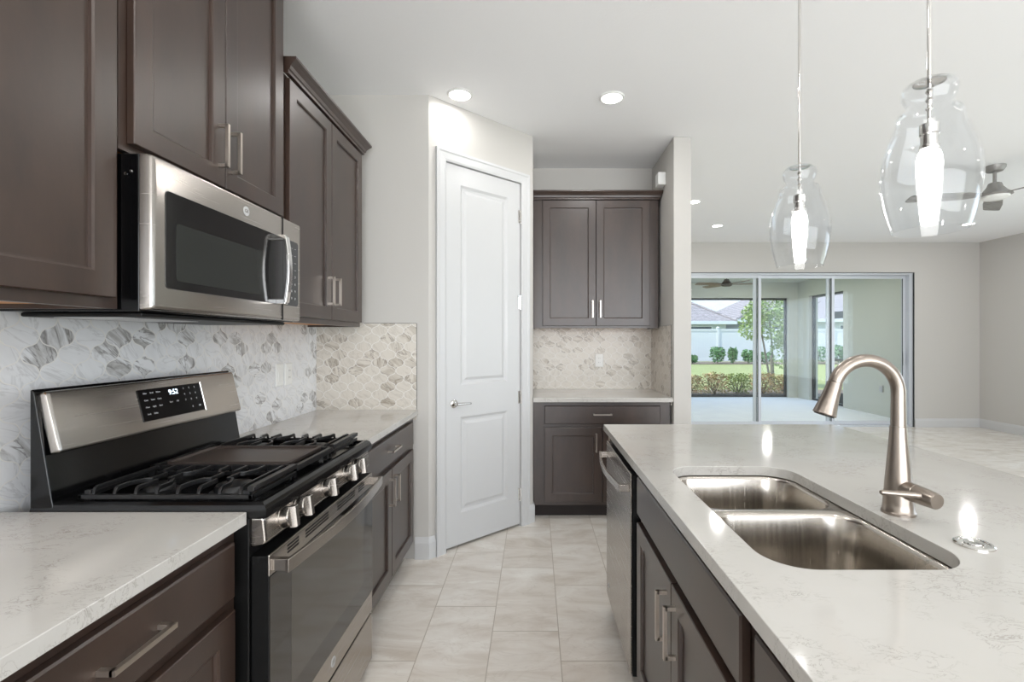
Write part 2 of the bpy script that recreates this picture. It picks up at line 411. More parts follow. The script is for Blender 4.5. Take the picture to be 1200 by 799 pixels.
# diagonal pantry wall and door (local frame: x along the wall, y into the pantry)
TH = math.atan2(BY-YE, BX-AX); WL = math.hypot(BY-YE, BX-AX)
D0, D1, DZ = .122, .746, 2.465
MD = Matrix.Translation((AX, YE, 0)) @ Matrix.Rotation(TH, 4, 'Z')
bm = NBM(); box(bm, 0, D0-.02, 0, .1, 0, CZ); box(bm, D1+.02, WL, 0, .1, 0, CZ); box(bm, D0-.02, D1+.02, 0, .1, DZ+.02, CZ)
struct('wall_pantry', bm, wall_m, local=True, base=(AX, YE, 0), rot=TH)
def casing(bm):
    cw = .072; prof = [(0, 0), (0, -.012), (.012, -.016), (.05, -.018), (.058, -.022), (cw, -.022), (cw, 0)]
    L = []
    for o_, y_ in prof:
        L.append([(D0-.004-o_, y_, 0), (D0-.004-o_, y_, DZ+.004+o_), (D1+.004+o_, y_, DZ+.004+o_), (D1+.004+o_, y_, 0)])
    V = [[bm.verts.new(p) for p in r] for r in L]
    n = len(V)
    for i in range(n):
        a, c = V[i], V[(i+1) % n]
        for k in range(3): bm.faces.new((a[k], a[k+1], c[k+1], c[k]))
    bm.faces.new([v[0] for v in V]); bm.faces.new([v[3] for v in V])
    # jamb
    box(bm, D0-.02, D0-.004, 0, .1, 0, DZ+.004); box(bm, D1+.004, D1+.02, 0, .1, 0, DZ+.004); box(bm, D0-.02, D1+.02, 0, .1, DZ+.004, DZ+.02)
    # stops
    box(bm, D0-.004, D0+.008, .045, .06, 0, DZ+.004); box(bm, D1-.008, D1+.004, .045, .06, 0, DZ+.004)
bm = NBM(); casing(bm); struct('trim_1', bm, trim_m, local=True, base=(AX, YE, 0), rot=TH)
def door_slab(bm):
    y0, y1 = .004, .04; z0 = .018
    px0, px1 = D0+.113, D1-.113
    zs = [(z0, .222), (.222, .842), (.842, 1.048), (1.048, 2.345), (2.345, DZ)]
    box(bm, D0, px0, y0, y1, z0, DZ); box(bm, px1, D1, y0, y1, z0, DZ)
    for i in (0, 2, 4): box(bm, px0, px1, y0, y1, *zs[i])
    for i in (1, 3):
        a, c = zs[i]
        rs = [(0, y0), (.006, y0+.004), (.016, y0+.011), (.03, y0+.011), (.05, y0+.003), (.056, y0+.003)]
        R = [[(px0+o, y, a+o), (px1-o, y, a+o), (px1-o, y, c-o), (px0+o, y, c-o)] for o, y in rs]
        loops(bm, R, cap0=False)
bm = NBM(); door_slab(bm); door = struct('door_1', bm, trim_m, local=True, base=(AX, YE, 0), rot=TH)
door['label'] = 'tall white two panel pantry door with lever handle in the angled wall'
bm = NBM(); hx, hz = D0+.062, .932
lathe_ax(bm, [(.026, 0), (.026, .006), (.022, .010), (.011, .012), (.010, .042), (.0, .042)], (hx, .004, hz), (0, -1, 0))
tube(bm, [(hx, -.036, hz), (hx+.03, -.038, hz), (hx+.08, -.036, hz-.002), (hx+.11, -.03, hz-.004)], [.010, .008, .007, .006])
obj('door_handle', bm, chrome_m, door, local=True, smooth=40)
for k, hz in enumerate((.23, .93, 1.61, 2.23)):
    bm = NBM(); cyl(bm, (D1+.002, -.004, hz-.045), (D1+.002, -.004, hz+.045), .006, n=12); box(bm, D1-.018, D1+.018, .001, .005, hz-.045, hz+.045)
    cyl(bm, (D1+.002, -.004, hz-.05), (D1+.002, -.004, hz-.045), .004, n=12); cyl(bm, (D1+.002, -.004, hz+.045), (D1+.002, -.004, hz+.05), .004, n=12)
    if k == 2:
        box(bm, D1-.03, D1-.002, -.016, -.006, hz+.04, hz+.05)
    obj('hinge', bm, chrome_m, door, local=True)

# baseboards
def baseboard(name, pts, h=.133):
    """pts along the wall, room on the left side of travel"""
    bm = NBM(); prof = [(0, 0), (.015, 0), (.015, h-.035), (.011, h-.02), (.008, h-.008), (.004, h), (0, h)]
    P = [Vector((p[0], p[1], 0)) for p in pts]; L = []
    for i, p in enumerate(P):
        a = (p-P[i-1]).normalized() if i else None; c = (P[i+1]-p).normalized() if i < len(P)-1 else None
        nrm = lambda t: Vector((-t.y, t.x, 0))
        if a is None: m = nrm(c)
        elif c is None: m = nrm(a)
        else:
            m = (nrm(a)+nrm(c)).normalized(); m = m/m.dot(nrm(a))
        L.append([p + m*o + Vector((0, 0, z)) for o, z in prof])
    loops(bm, L); return struct(name, bm, trim_m)
dirv = Vector((math.cos(TH), math.sin(TH)))
pt = lambda t: (AX + dirv.x*t, YE + dirv.y*t)
baseboard('baseboard_end', [pt(D0-.08), (AX, YE), (-.735, YE)])
baseboard('baseboard_pantry', [(BX, 3.56), (BX, BY), pt(D1+.08)])
baseboard('baseboard_alcove', [(CX0, CY+.04), (CX0, CY), (CX1, CY), (CX1, YF), (SX0, YF)][::-1])
baseboard('baseboard_far', [(XR, YR+1), (XR, YF), (SX1+.01, YF)])
baseboard('baseboard_left', [(XL, YR+.02), (XL, -.65)][::-1])

# ------------------------------------------------------------------ backsplash (structure)
def panel_trim(bm, pts):  # thin dark edge trim
    for a, c in zip(pts[:-1], pts[1:]): tube(bm, [a, c], .0025, 6)
bm = NBM(); box(bm, XL, XL+.008, -.6, YE, .70, 1.75); struct('wall_left_tile', bm, tile_y)
XT = -139*2.9/555
bm = NBM(); box(bm, XL+.008, XT, YE-.008, YE, .85, 1.442); struct('wall_end_tile', bm, tile_x)
bm = NBM(); panel_trim(bm, [(XT, YE-.005, .914), (XT, YE-.005, 1.442), (XL+.3, YE-.005, 1.442)]); struct('trim_2', bm, bronze_m)
bm = NBM(); box(bm, BX, CX0-.008, YB-.008, YB, .85, 1.46); struct('wall_back_tile', bm, tile_x)
bm = NBM(); box(bm, CX0-.008, CX0, 3.545, YB, .85, 1.452); struct('wall_alcove_tile', bm, tile_yw)
bm = NBM(); panel_trim(bm, [(CX0-.005, 3.545, .914), (CX0-.005, 3.545, 1.452), (CX0-.005, 3.85, 1.452)]); struct('trim_3', bm, bronze_m)

# ------------------------------------------------------------------ cabinets
class F:
    def __init__(s, kind, c): s.k = kind; s.c = c
    def __call__(s, u, d, z):
        if s.k == 'L': return Vector((s.c + d, u, z))
        if s.k == 'I': return Vector((s.c - d, u, z))
        return Vector((u, s.c - d, z))
def fbox(bm, f, u0, u1, d0, d1, z0, z1):
    a, c = f(u0, d0, z0), f(u1, d1, z1); box(bm, a.x, c.x, a.y, c.y, a.z, c.z)
def shaker(f, u0, u1, z0, z1, th=.019, w=.058, d=.002):
    bm = NBM(); rs = [(0, d), (0, d+th-.002), (.002, d+th), (w, d+th), (w+.005, d+th-.003), (w+.006, d+th-.010), (w+.010, d+th-.0105)]
    loops(bm, [[f(u0+o, h, z0+o), f(u1-o, h, z0+o), f(u1-o, h, z1-o), f(u0+o, h, z1-o)] for o, h in rs])
    return bm
def slab(f, u0, u1, z0, z1, th=.019, d=.002):
    bm = NBM(); rs = [(0, d), (0, d+th-.004), (.004, d+th)]
    loops(bm, [[f(u0+o, h, z0+o), f(u1-o, h, z0+o), f(u1-o, h, z1-o), f(u0+o, h, z1-o)] for o, h in rs])
    return bm
def pull(f, u, z, vert, L=.138, d=.021, out=.032, t=.010):
    bm = NBM()
    if vert:
        fbox(bm, f, u-t/2, u+t/2, d+out-t, d+out, z-L/2, z+L/2)
        for s in (-1, 1): e = z + s*(L/2-t/2); fbox(bm, f, u-t/2, u+t/2, d, d+out-t/2, e-t/2, e+t/2)
    else:
        fbox(bm, f, u-L/2, u+L/2, d+out-t, d+out, z-t/2, z+t/2)
        for s in (-1, 1): e = u + s*(L/2-t/2); fbox(bm, f, e-t/2, e+t/2, d, d+out-t/2, z-t/2, z+t/2)
    return bm
def base_cab(f, u0, u1, depth, label, doors, drawers, body0=None, body1=None, group=None):
    """doors: (u0,u1,handle_u or None); drawers: (u0,u1,handle?)"""
    b0 = u0 if body0 is None else body0; b1 = u1 if body1 is None else body1
    base = f((u0+u1)/2, -depth/2, 0)
    t = thing('base_cabinet', label, 'cabinet', (base.x, base.y, 0), group=group)
    bm = NBM(); fbox(bm, f, b0, b1, -.02, 0, .105, .881)
    fbox(bm, f, b0, b0+.016, -depth, -.02, .105, .881); fbox(bm, f, b1-.016, b1, -depth, -.02, .105, .881)
    fbox(bm, f, b0+.016, b1-.016, -depth, -depth+.012, .105, .881); fbox(bm, f, b0+.016, b1-.016, -depth+.012, -.02, .105, .12)
    obj('carcass', bm, wood_m, t)
    bm = NBM(); fbox(bm, f, b0+.001, b1-.001, -depth, -.075, 0, .105); obj('toe_kick', bm, dark_m, t)
    for a, c, h in drawers:
        dr = obj('drawer', slab(f, a, c, .717, .850), wood_m, t)
        if h: obj('handle', pull(f, (a+c)/2, .787, False), pull_m, dr)
    for a, c, h in doors:
        d_ = obj('door', shaker(f, a, c, .135, .687), wood_m, t)
        if h is not None: obj('handle', pull(f, h, .578, True), pull_m, d_)
    return t
FL = F('L', -.748); FI = F('I', .386); FB = F('B', 3.551)
base_cab(FL, .528, 1.176, .59, 'dark stained base cabinet under the near left counter, just before the range', [(.555, 1.150, .60)], [(.555, 1.150, True)])
base_cab(FL, -.10, .526, .59, 'dark base cabinet at the extreme near left corner, under the counter', [(-.07, .499, .44)], [(-.07, .499, True)])
base_cab(FL, 1.945, 2.862, .59, 'dark two door base cabinet between the range and the pantry wall', [(1.985, 2.407, 2.368), (2.411, 2.833, 2.450)], [(1.985, 2.833, True)], body1=2.9)
base_cab(FB, .0, 1.0, .585, 'dark base cabinet in the alcove at the back, with a single drawer over doors', [(.070, .498, .455), (.506, .935, .548)], [(.070, .935, True)], body0=BX+.002, body1=CX0-.01)
sinkcab = base_cab(FI, .817, 1.727, .60, 'dark island sink cabinet with two doors and plain false drawer front', [(.844, 1.270, 1.232), (1.274, 1.700, 1.312)], [(.844, 1.700, False)])
nearcab = base_cab(FI, .0, .815, .60, 'dark island cabinet nearest the viewer, cut off by the bottom edge of the photo', [(.035, .395, .36), (.43, .791, .47)], [(.035, .395, True), (.43, .791, True)])
bm = NBM(); box(bm, .386, 1.14, 2.346, 2.378, 0, .881); obj('end_panel', bm, wood_m, sinkcab, bev=.001)
bm = NBM(); box(bm, .988, 1.14, .818, 2.345, 0, .881); obj('back_panel', bm, wood_m, sinkcab, bev=.001)
bm = NBM(); box(bm, .988, 1.14, .0, .815, 0, .881); obj('back_panel', bm, wood_m, nearcab, bev=.001)

# countertops
def slab_top(name, label, x0, x1, y0, y1):
    bm = NBM(); box(bm, x0, x1, y0, y1, .8825, .914)
    return tag(obj(name, bm, quartz_m, bev=.002), label, 'countertop')
slab_top('countertop', 'white quartz countertop at near left, before the range', XL+.009, -.715, -.6, 1.175)
slab_top('countertop', 'white quartz countertop between the range and the pantry wall', XL+.009, -.715, 1.937, YE-.009)
slab_top('countertop', 'white quartz countertop in the back alcove under the double wall cabinet', BX+.001, CX0-.009, 3.487, YB-.009)
bm = NBM()
IX0, IX1, IY0, IY1 = .347, 1.52, -.05, 2.40
hole = rrect(.444, .838, .8806, 1.600, .088, 10)
ov = [bm.verts.new((x, y, .914)) for x, y in ((IX0, IY0), (IX1, IY0), (IX1, IY1), (IX0, IY1))]
hv = [bm.verts.new((x, y, .914)) for x, y in hole]
ed = [bm.edges.new((ov[i], ov[(i+1) % 4])) for i in range(4)] + [bm.edges.new((hv[i], hv[(i+1) % len(hv)])) for i in range(len(hv))]
bmesh.ops.triangle_fill(bm, use_beauty=True, use_dissolve=False, edges=ed)
r = bmesh.ops.extrude_face_region(bm, geom=bm.faces[:])
bmesh.ops.translate(bm, vec=(0, 0, -.0315), verts=[g for g in r['geom'] if isinstance(g, bmesh.types.BMVert)])
isl = tag(obj('island_countertop', bm, quartz_m, bev=.002), 'large white quartz island top with a sink cutout', 'countertop')

# sink
t = thing('kitchen_sink', 'double bowl stainless steel undermount sink set in the island top', 'sink', (.64, 1.24, .66))
def bowl(y0, y1, oy0, oy1):
    bm = NBM(); x0, x1 = .448, .834; zt = .881
    def ring(i, z, r): return [(x, y, z) for x, y in rrect(x0+i, x1-i, y0+i, y1-i, r, 10)]
    R = [[(x, y, zt-.0005) for x, y in rrect(.41, .872, oy0, oy1, .004, 10)], ring(-.002, zt-.0005, .075), ring(.002, zt-.003, .073), ring(.006, zt-.012, .071)]
    zb = .675
    R += [ring(.010, zt-.1, .070), ring(.014, zb+.045, .068)]
    for k in range(1, 7):
        a = PI/2*k/6; R.append(ring(.014 + .045*(1-math.cos(a)), zb+.045-.045*math.sin(a), max(.03, .068-.045*(1-math.cos(a)))))
    R.append(ring(.14, zb-.004, .03))
    loops(bm, R, cap0=False); return bm
obj('basin', bowl(.880, 1.262, .85, 1.275), steelv_m, t, smooth=35)
obj('basin', bowl(1.288, 1.602, 1.275, 1.63), steelv_m, t, smooth=35)
for y in (1.07, 1.445):
    bm = NBM(); lathe(bm, [(.0, .6735), (.045, .6735), (.045, .677), (.035, .674), (.02, .672), (0, .672)], .641, y, 32, False, False); obj('drain', bm, chrome_m, t, smooth=30)

# faucet
fx, fy = .896, 1.168
t = thing('faucet', 'brushed nickel pull-down kitchen faucet with high arched spout beside the sink', 'faucet', (fx, fy, .914))
bm = NBM(); lathe(bm, [(.036, .914), (.036, .920), (.0335, .923), (.032, .94), (.029, .98), (.0235, 1.05), (.0195, 1.10), (.0175, 1.128)], fx, fy, 40); obj('base', bm, nickel_m, t, smooth=35)
bm = NBM(); R = .080; cz = 1.210; pts = [(fx, fy, 1.1285), (fx, fy, 1.16), (fx, fy, 1.19)]
for k in range(0, 25):
    a = math.radians(161*k/24); pts.append((fx - R + R*math.cos(a), fy, cz + R*math.sin(a)))
tube(bm, pts, [.0165, .0162] + [.0158]*(len(pts)-2), 24); obj('spout', bm, nickel_m, t, smooth=35)
e = Vector(pts[-1]); dr = Vector((-math.sin(math.radians(19)), 0, -math.cos(math.radians(19))))
bm = NBM(); lathe_ax(bm, [(.0150, .0005), (.0165, .001), (.0175, .012), (.020, .04), (.0255, .078), (.0265, .082), (.025, .084), (.0, .084)], e, dr, 32)
sp = obj('spray_head', bm, nickel_m, t, smooth=35)
bm = NBM(); lathe_ax(bm, [(.0225, .0842), (.0225, .0862), (0, .0862)], e, dr, 32); obj('nozzle', bm, blackp_m, sp)
bm = NBM(); zc = .978
lathe_ax(bm, [(.0215, .018), (.0215, .048), (.0205, .049), (.0205, .0505), (.0215, .052), (.0185, .098), (.0165, .1005), (0, .1005)], (fx, fy, zc), (.12, -1, -.03), 36)
hd = obj('handle', bm, nickel_m, t, smooth=35)
bm = NBM(); tube(bm, [(fx+.008, fy-.077, zc+.001), (fx-.02, fy-.072, zc+.004), (fx-.088, fy-.066, zc+.008), (fx-.092, fy-.066, zc+.008)], [.0075, .0075, .0065, .0045], 16); obj('lever', bm, nickel_m, hd, smooth=35)
bm = NBM(); lathe(bm, [(.034, .914), (.034, .917), (.031, .9195), (.026, .9195), (.0255, .918), (.017, .918), (.0165, .9205), (0, .921)], .913, .985, 36, False, False)
tag(obj('air_switch_button', bm, chrome_m, smooth=30, base=(.913, .985, .914)), 'small round chrome button set in the island top right of the sink', 'button')

# wall cabinets
def crown(f, u0, u1, z, depth, r0=True, r1=True, h=.062, o=.038):
    prof = [(-.012, z-.004), (.006, z-.004), (.006, z+.008), (.012, z+.012), (.016, z+.026), (.028, z+.042), (o, z+h-.010), (o, z+h), (-.012, z+h)]
    bm = NBM(); L = []
    for q, zz in prof:
        a0 = u0 - (q if r0 else 0); a1 = u1 + (q if r1 else 0); g = .02 + q
        L.append([f(a0, -depth, zz), f(a0, g, zz), f(a1, g, zz), f(a1, -depth, zz)])
    V = [[bm.verts.new(p) for p in r] for r in L]; n = len(V)
    for i in range(n):
        a, c = V[i], V[(i+1) % n]
        for k in range(3): bm.faces.new((a[k], a[k+1], c[k+1], c[k]))
    bm.faces.new([v[0] for v in V]); bm.faces.new([v[3] for v in V])
    return bm
def wall_cab(f, u0, u1, z0, z1, depth, label, doors, dz0, dz1, hz, cr=(True, True), b0=None, b1=None):
    b0 = u0 if b0 is None else b0; b1 = u1 if b1 is None else b1
    base = f((u0+u1)/2, -depth/2, z0)
    t = thing('wall_cabinet', label, 'cabinet', tuple(base))
    bm = NBM(); fbox(bm, f, b0, b1, -.02, 0, z0, z1); fbox(bm, f, b0, b0+.016, -depth, -.02, z0, z1); fbox(bm, f, b1-.016, b1, -depth, -.02, z0, z1)
    fbox(bm, f, b0+.016, b1-.016, -depth, -.02, z1-.016, z1)
    obj('carcass', bm, wood_m, t)
    bm = NBM(); fbox(bm, f, b0+.016, b1-.016, -depth, -.02, z0+.012, z0+.024); obj('underside', bm, rawwood_m, t)
    for a, c, h in doors:
        d_ = obj('door', shaker(f, a, c, dz0, dz1), wood_m, t)
        if h is not None: obj('handle', pull(f, h, hz, True), pull_m, d_)
    if cr is not None: obj('crown_moulding', crown(f, b0, b1, z1, depth, *cr), wood_m, t)
    return t
FU = F('L', -1.036); WD = 1.346-.009-1.036; FBU = F('B', 3.842)
wall_cab(FU, .36, 1.174, 1.417, 2.44, WD, 'dark wall cabinet at the near left edge, left of the microwave', [(.366, .754, .72), (.758, 1.150, .79)][1:] + [(.366, .754, .72)], 1.443, 2.425, 1.60, (False, False))
wall_cab(FU, 1.177, 1.935, 1.818, 2.742, WD, 'taller dark two door wall cabinet above the microwave', [(1.20, 1.553, 1.523), (1.557, 1.912, 1.587)], 1.838, 2.727, 1.965)
wall_cab(FU, 1.938, 2.80, 1.417, 2.44, WD, 'dark two door wall cabinet with crown, right of the microwave', [(1.960, 2.365, 2.330), (2.369, 2.778, 2.405)], 1.443, 2.425, 1.583, (False, True))
wall_cab(FBU, .0, 1.0, 1.437, 2.478, YB-.009-3.842, 'dark double wall cabinet in the back alcove', [(.062, .491, .462), (.495, .925, .525)], 1.457, 2.468, 1.59, (False, True), b0=BX+.002, b1=1.0)

# ------------------------------------------------------------------ range
RY0, RY1 = 1.179, 1.934; RXB = -1.258; RXF = -.664
t = thing('gas_range', 'stainless steel gas range with black cooktop between the two left counters', 'range', (-.96, 1.556, 0))
bm = NBM(); box(bm, RXB, -.712, RY0, RY1, .03, .895)
for x in (-1.2, -.76):
    for y in (RY0+.05, RY1-.05): cyl(bm, (x, y, 0), (x, y, .03), .018, n=12)
obj('body', bm, blackp_m, t, bev=.003)
# cooktop tray
bm = NBM()
rs = [(RY0-.001, RY1+.001, -.672, .897, 0), ]
def ct(i, z, xf): return [(RXB+.001+i*.3, RY0-.002+i, z), (xf, RY0-.002+i, z), (xf, RY1+.002-i, z), (RXB+.001+i*.3, RY1+.002-i, z)]
loops(bm, [ct(0, .897, -.668), ct(0, .915, -.668), ct(.004, .928, -.674), ct(.012, .934, -.684), ct(.022, .934, -.694), ct(.030, .922, -.704), ct(.04, .920, -.72)])
obj('cooktop', bm, blackg_m, t, smooth=30)
# rear riser (black)
bm = NBM()
def prism_y(bm, poly, y0, y1): loops(bm, [[(x, y0, z) for x, z in poly], [(x, y1, z) for x, z in poly]])
prism_y(bm, [(RXB, .90), (-1.195, .90), (-1.205, .948), (-1.222, 1.05), (-1.248, 1.208), (-1.252, 1.216), (RXB, 1.216)], RY0, RY1)
bg_ = obj('backguard', bm, blackg_m, t, bev=.004)
# stainless control fascia, leaning back
T = Vector((-1.2415, 0, 1.209)); Bt = Vector((-1.2045, 0, 1.054)); up = (T-Bt).normalized(); nr = Vector((up.z, 0, -up.x)).normalized()
if nr.x < 0: nr = -nr
def fac(y, s, d): return Bt + up*s + nr*d + Vector((0, y, 0))
H = (T-Bt).length; bm = NBM()
rr = lambda i, d, r: [fac(y, s, d) for y, s in rrect(RY0+.010+i, RY1-.006-i, i, H-i, r, 5)]
loops(bm, [rr(0, -.010, .008), rr(0, .006, .008), rr(.002, .010, .008), rr(.006, .012, .008)])
fs = obj('control_fascia', bm, steel_m, t, smooth=30)
bm = NBM(); dy0, dy1, s0, s1 = 1.452, 1.722, .032, .132
rr = lambda i, d, r: [fac(y, s, d) for y, s in rrect(dy0+i, dy1-i, s0+i, s1-i, r, 4)]
loops(bm, [rr(0, .010, .004), rr(0, .0135, .004), rr(.001, .014, .004)])
pn = obj('control_panel', bm, blackg_m, t)
bm = NBM(); tube(bm, [fac(dy1+.004, s0-.002, .014), fac(dy1+.004, s1+.002, .014)], .0022, 8); obj('panel_edge', bm, chrome_m, fs)
Mt = lambda y, s: basis(fac(y, s, .0143), (0, 1, 0), up, nr)
obj('clock', text_bm('9:52', .024, Mt(1.593, .112)), disp_m, pn)
def key(b_): return obj('key_marking', b_, mark_m, pn)
for r_ in range(4):
    for c_ in range(3 if r_ < 3 else 2):
        y = 1.478 + c_*.026; s = .119 - r_*.022
        key(text_bm(('Bake', 'Broil', 'Warm', 'Conv', 'Timer', 'Clock', 'Oven', 'Light', 'Start', 'Lock', 'Delay')[min(10, r_*3+c_)], .0068, Mt(y, s)))
for k in range(9):
    key(text_bm(str(k+1), .009, Mt(1.640 + (k % 3)*.026, .119 - (k//3)*.020)))
key(text_bm('0', .009, Mt(1.666, .052))); key(text_bm('Off', .008, Mt(1.700, .052)))
key(text_bm('Start', .007, Mt(1.575, .080))); key(text_bm('Off', .007, Mt(1.603, .080)))
# front knob panel
bm = NBM()
prism_y(bm, [(-.715, .818), (-.680, .826), (-.672, .834), (-.678, .893), (-.684, .897), (-.715, .897)], RY0+.006, RY1-.006)
kp = obj('knob_panel', bm, steel_m, t, bev=.010, seg=4)
kn = []
for y in (1.268, 1.352, 1.522, 1.690, 1.780):
    bm = NBM(); o_ = Vector((-.6755, y, .866)); ax = Vector((1, 0, .12)).normalized()
    lathe_ax(bm, [(.0305, 0), (.0305, .004), (.0295, .005)], o_, ax, 36)
    lathe_ax(bm, [(.0275, .004), (.0268, .024), (.0245, .0268), (0, .0268)], o_, ax, 36)
    # grip blade across the face
    u_, v_ = Vector((0, 1, 0)), ax.cross(Vector((0, 1, 0)))
    g0 = o_ + ax*.022
    loops(bm, [[g0 + u_*a*wd + v_*c*hh + ax*h for a, c in ((-1, -1), (1, -1), (1, 1), (-1, 1))] for wd, hh, h in ((.010, .0275, 0), (.0085, .0275, .017), (.007, .026, .019))])
    kb = obj('knob', bm, steel_m, t, smooth=35)
# vent band + oven door
DX = RXF
bm = NBM(); box(bm, -.710, DX, RY0+.004, RY1-.004, .322, .800); obj_b = None
dr_ = obj('oven_door', bm, blackp_m, t, bev=.003)
bm = NBM(); box(bm, -.670, DX+.001, RY0+.004, RY1-.004, .748, .802); obj('door_top_rail', bm, steel_m, dr_, bev=.003)
bm = NBM(); box(bm, -.670, DX+.001, RY0+.004, RY1-.004, .242, .325)
br = obj('door_bottom_rail', bm, steel_m, dr_, bev=.003)
bm = NBM(); box(bm, DX-.002, DX+.0015, RY0+.006, RY1-.006, .3255, .7475); gl = obj('door_glass', bm, ovg_m, dr_)
winm, b = mat('oven_window_tint', (70, 66, 60), .08, spec=.8)
bm = NBM(); loops(bm, [[(DX+.0015, y, z) for y, z in rrect(RY0+.11, RY1-.11, .40, .715, .012, 5)], [(DX+.0019, y, z) for y, z in rrect(RY0+.11, RY1-.11, .40, .715, .012, 5)]]); obj('oven_window', bm, winm, dr_)
bm = NBM()
for k, (a, c) in enumerate(((RY0+.09, RY0+.15), (RY0+.19, RY0+.34), (RY0+.41, RY0+.56), (RY0+.60, RY0+.66))):
    for z in (.771, .780, .789): box(bm, DX+.0008, DX+.0016, a, c, z-.0025, z+.0025)
obj('vent_slots', bm, blackp_m, dr_)
bm = NBM(); pts = []
for k in range(17):
    s = k/16; pts.append((DX+.040 + .026*math.sin(PI*s), RY0+.012 + s*(RY1-RY0-.024), .772))
bar(bm, pts, .010, .034)
for y in (RY0+.020, RY1-.020): box(bm, DX, DX+.045, y-.004, y+.014, .757, .787)
obj('handle', bm, steel_m, dr_, bev=.002)
def badge(parent, c, x, y, z, r, ring=nickel_m):
    bm = NBM(); lathe_ax(bm, [(r, 0), (r, .0015), (r*.9, .002), (r*.86, .0015), (0, .0015)], c, z, 28)
    bd = obj('badge', bm, mark_m, parent, smooth=30)
    obj('monogram', text_bm('GE', r*1.0, basis(Vector(c) + Vector(z)*.0018, x, y, z)), steel_m, bd)
badge(t, (DX+.001, 1.556, .284), (0, 1, 0), (0, 0, 1), (1, 0, 0), .016)
bm = NBM(); box(bm, -.705, DX, RY0+.004, RY1-.004, .045, .232); obj('warming_drawer', bm, steel_m, t, bev=.003)
# grates
GZ = .968
def grate(y0, y1, mir):
    bm = NBM(); x0, x1 = -1.160, -.716; w_, h_ = .0075, .012
    z = GZ-.026
    for y in (y0+.005, y1-.005): bar(bm, [(x0, y, z), (x1, y, z)], .010, .012)
    for x in (x0+.006, x1-.006): bar(bm, [(x, y0, z), (x, y1, z)], .012, .012)
    bar(bm, [(x1-.006, y0+.002, GZ-.006), (x1-.006, y1-.002, GZ-.006)], .018, .014)
    for x in (x0+.02, x1-.02):
        for y in (y0+.012, y1-.012): box(bm, x-.008, x+.008, y-.006, y+.006, .9225, GZ-.01)
    n = 8; ym = (y0+y1)/2
    for k in range(n):
        x = x0+.035 + k*(x1-x0-.07)/(n-1)
        z1 = GZ-.006
        j = .030 if k in (1, 4) else (-.030 if k in (3, 6) else 0)
        if k in (2, 5):   # broken over the burner
            pts1 = [(x, y0+.004, z-.002), (x, y0+.010, z1-.004), (x, y0+.018, z1), (x, ym-.035, z1)]; pts2 = [(x, ym+.035, z1), (x, y1-.018, z1), (x, y1-.010, z1-.004), (x, y1-.004, z-.002)]
            bar(bm, pts1, w_, h_); bar(bm, pts2, w_, h_)
        else:
            bar(bm, [(x, y0+.004, z-.002), (x, y0+.010, z1-.004), (x, y0+.018, z1), (x, ym-.060, z1), (x+j*.5, ym-.030, z1), (x+j, ym-.024, z1), (x+j, ym+.024, z1), (x+j*.5, ym+.030, z1), (x, ym+.060, z1), (x, y1-.018, z1), (x, y1-.010, z1-.004), (x, y1-.004, z-.002)], w_, h_)
    for x in (-1.055, -.822): bar(bm, [(x, y0+.03, GZ-.007), (x, y1-.03, GZ-.007)], .001, .001) if False else None
    return bm
g1 = obj('grate', grate(1.200, 1.425, 0), blackm_m, t, bev=.002)
g2 = obj('grate', grate(1.682, 1.908, 0), blackm_m, t, bev=.002)
bm = NBM(); x0, x1 = -1.160, -.716; z = GZ-.014
for y in (1.434, 1.673): bar(bm, [(x0, y, z), (x1, y, z)], .012, .018)
for x in (x0+.006, x1-.006): bar(bm, [(x, 1.428, z), (x, 1.679, z)], .014, .018)
for x in (x0+.02, x1-.02):
    for y in (1.440, 1.667): box(bm, x-.008, x+.008, y-.006, y+.006, .9225, z)
obj('grate', bm, blackm_m, t, bev=.002)
bm = NBM(); rr = lambda i, z, r: [(x, y, z) for x, y in rrect(-1.125+i, -.748-i, 1.438+i, 1.668-i, r, 5)]
loops(bm, [rr(.006, .950, .012), rr(0, .958, .015), rr(0, .968, .015), rr(.003, .970, .014), rr(.008, .970, .012), rr(.014, .964, .010)])
obj('griddle', bm, griddle_m, t, smooth=35)
for x, y, r in ((-1.04, 1.312, .036), (-.832, 1.312, .048), (-1.04, 1.795, .040), (-.832, 1.795, .044)):
    bm = NBM(); lathe(bm, [(r+.012, .9205), (r+.012, .926), (r+.002, .930), (r, .938), (r-.004, .944), (0, .945)], x, y, 32); obj('burner', bm, blackm_m, t, smooth=35)

# ------------------------------------------------------------------ microwave
MX = -.9545; MY0, MY1 = 1.180, 1.930; MZ0, MZ1 = 1.412, 1.806
t = thing('microwave', 'stainless over-the-range microwave with black window mounted above the gas range', 'microwave', (-1.15, 1.555, MZ0))
bm = NBM(); box(bm, XL+.009, MX-.032, MY0, MY1, MZ0, MZ1); obj('body', bm, blackg_m, t, bev=.003)
bm = NBM()
rr = lambda i, d, r: [(MX+d, y, z) for y, z in rrect(MY0+i, MY1-i, MZ0+.004+i, MZ1-i, r, 5)]
loops(bm, [rr(0, -.031, .006), rr(0, -.010, .006), rr(.003, -.003, .006), rr(.010, 0, .006)]); fr = obj('front_frame', bm, steel_m, t, smooth=35)
bm = NBM(); WY0, WY1 = 1.222, 1.905
rr = lambda a, c, z0, z1, d, r: [(MX+d, y, z) for y, z in rrect(a, c, z0, z1, r, 5)]
loops(bm, [rr(WY0, WY1, 1.474, 1.728, -.002, .012), rr(WY0, WY1, 1.474, 1.728, .0012, .012), rr(WY0+.001, WY1-.001, 1.475, 1.727, .0018, .012)]); wn_ = obj('window_glass', bm, mwg_m, t)
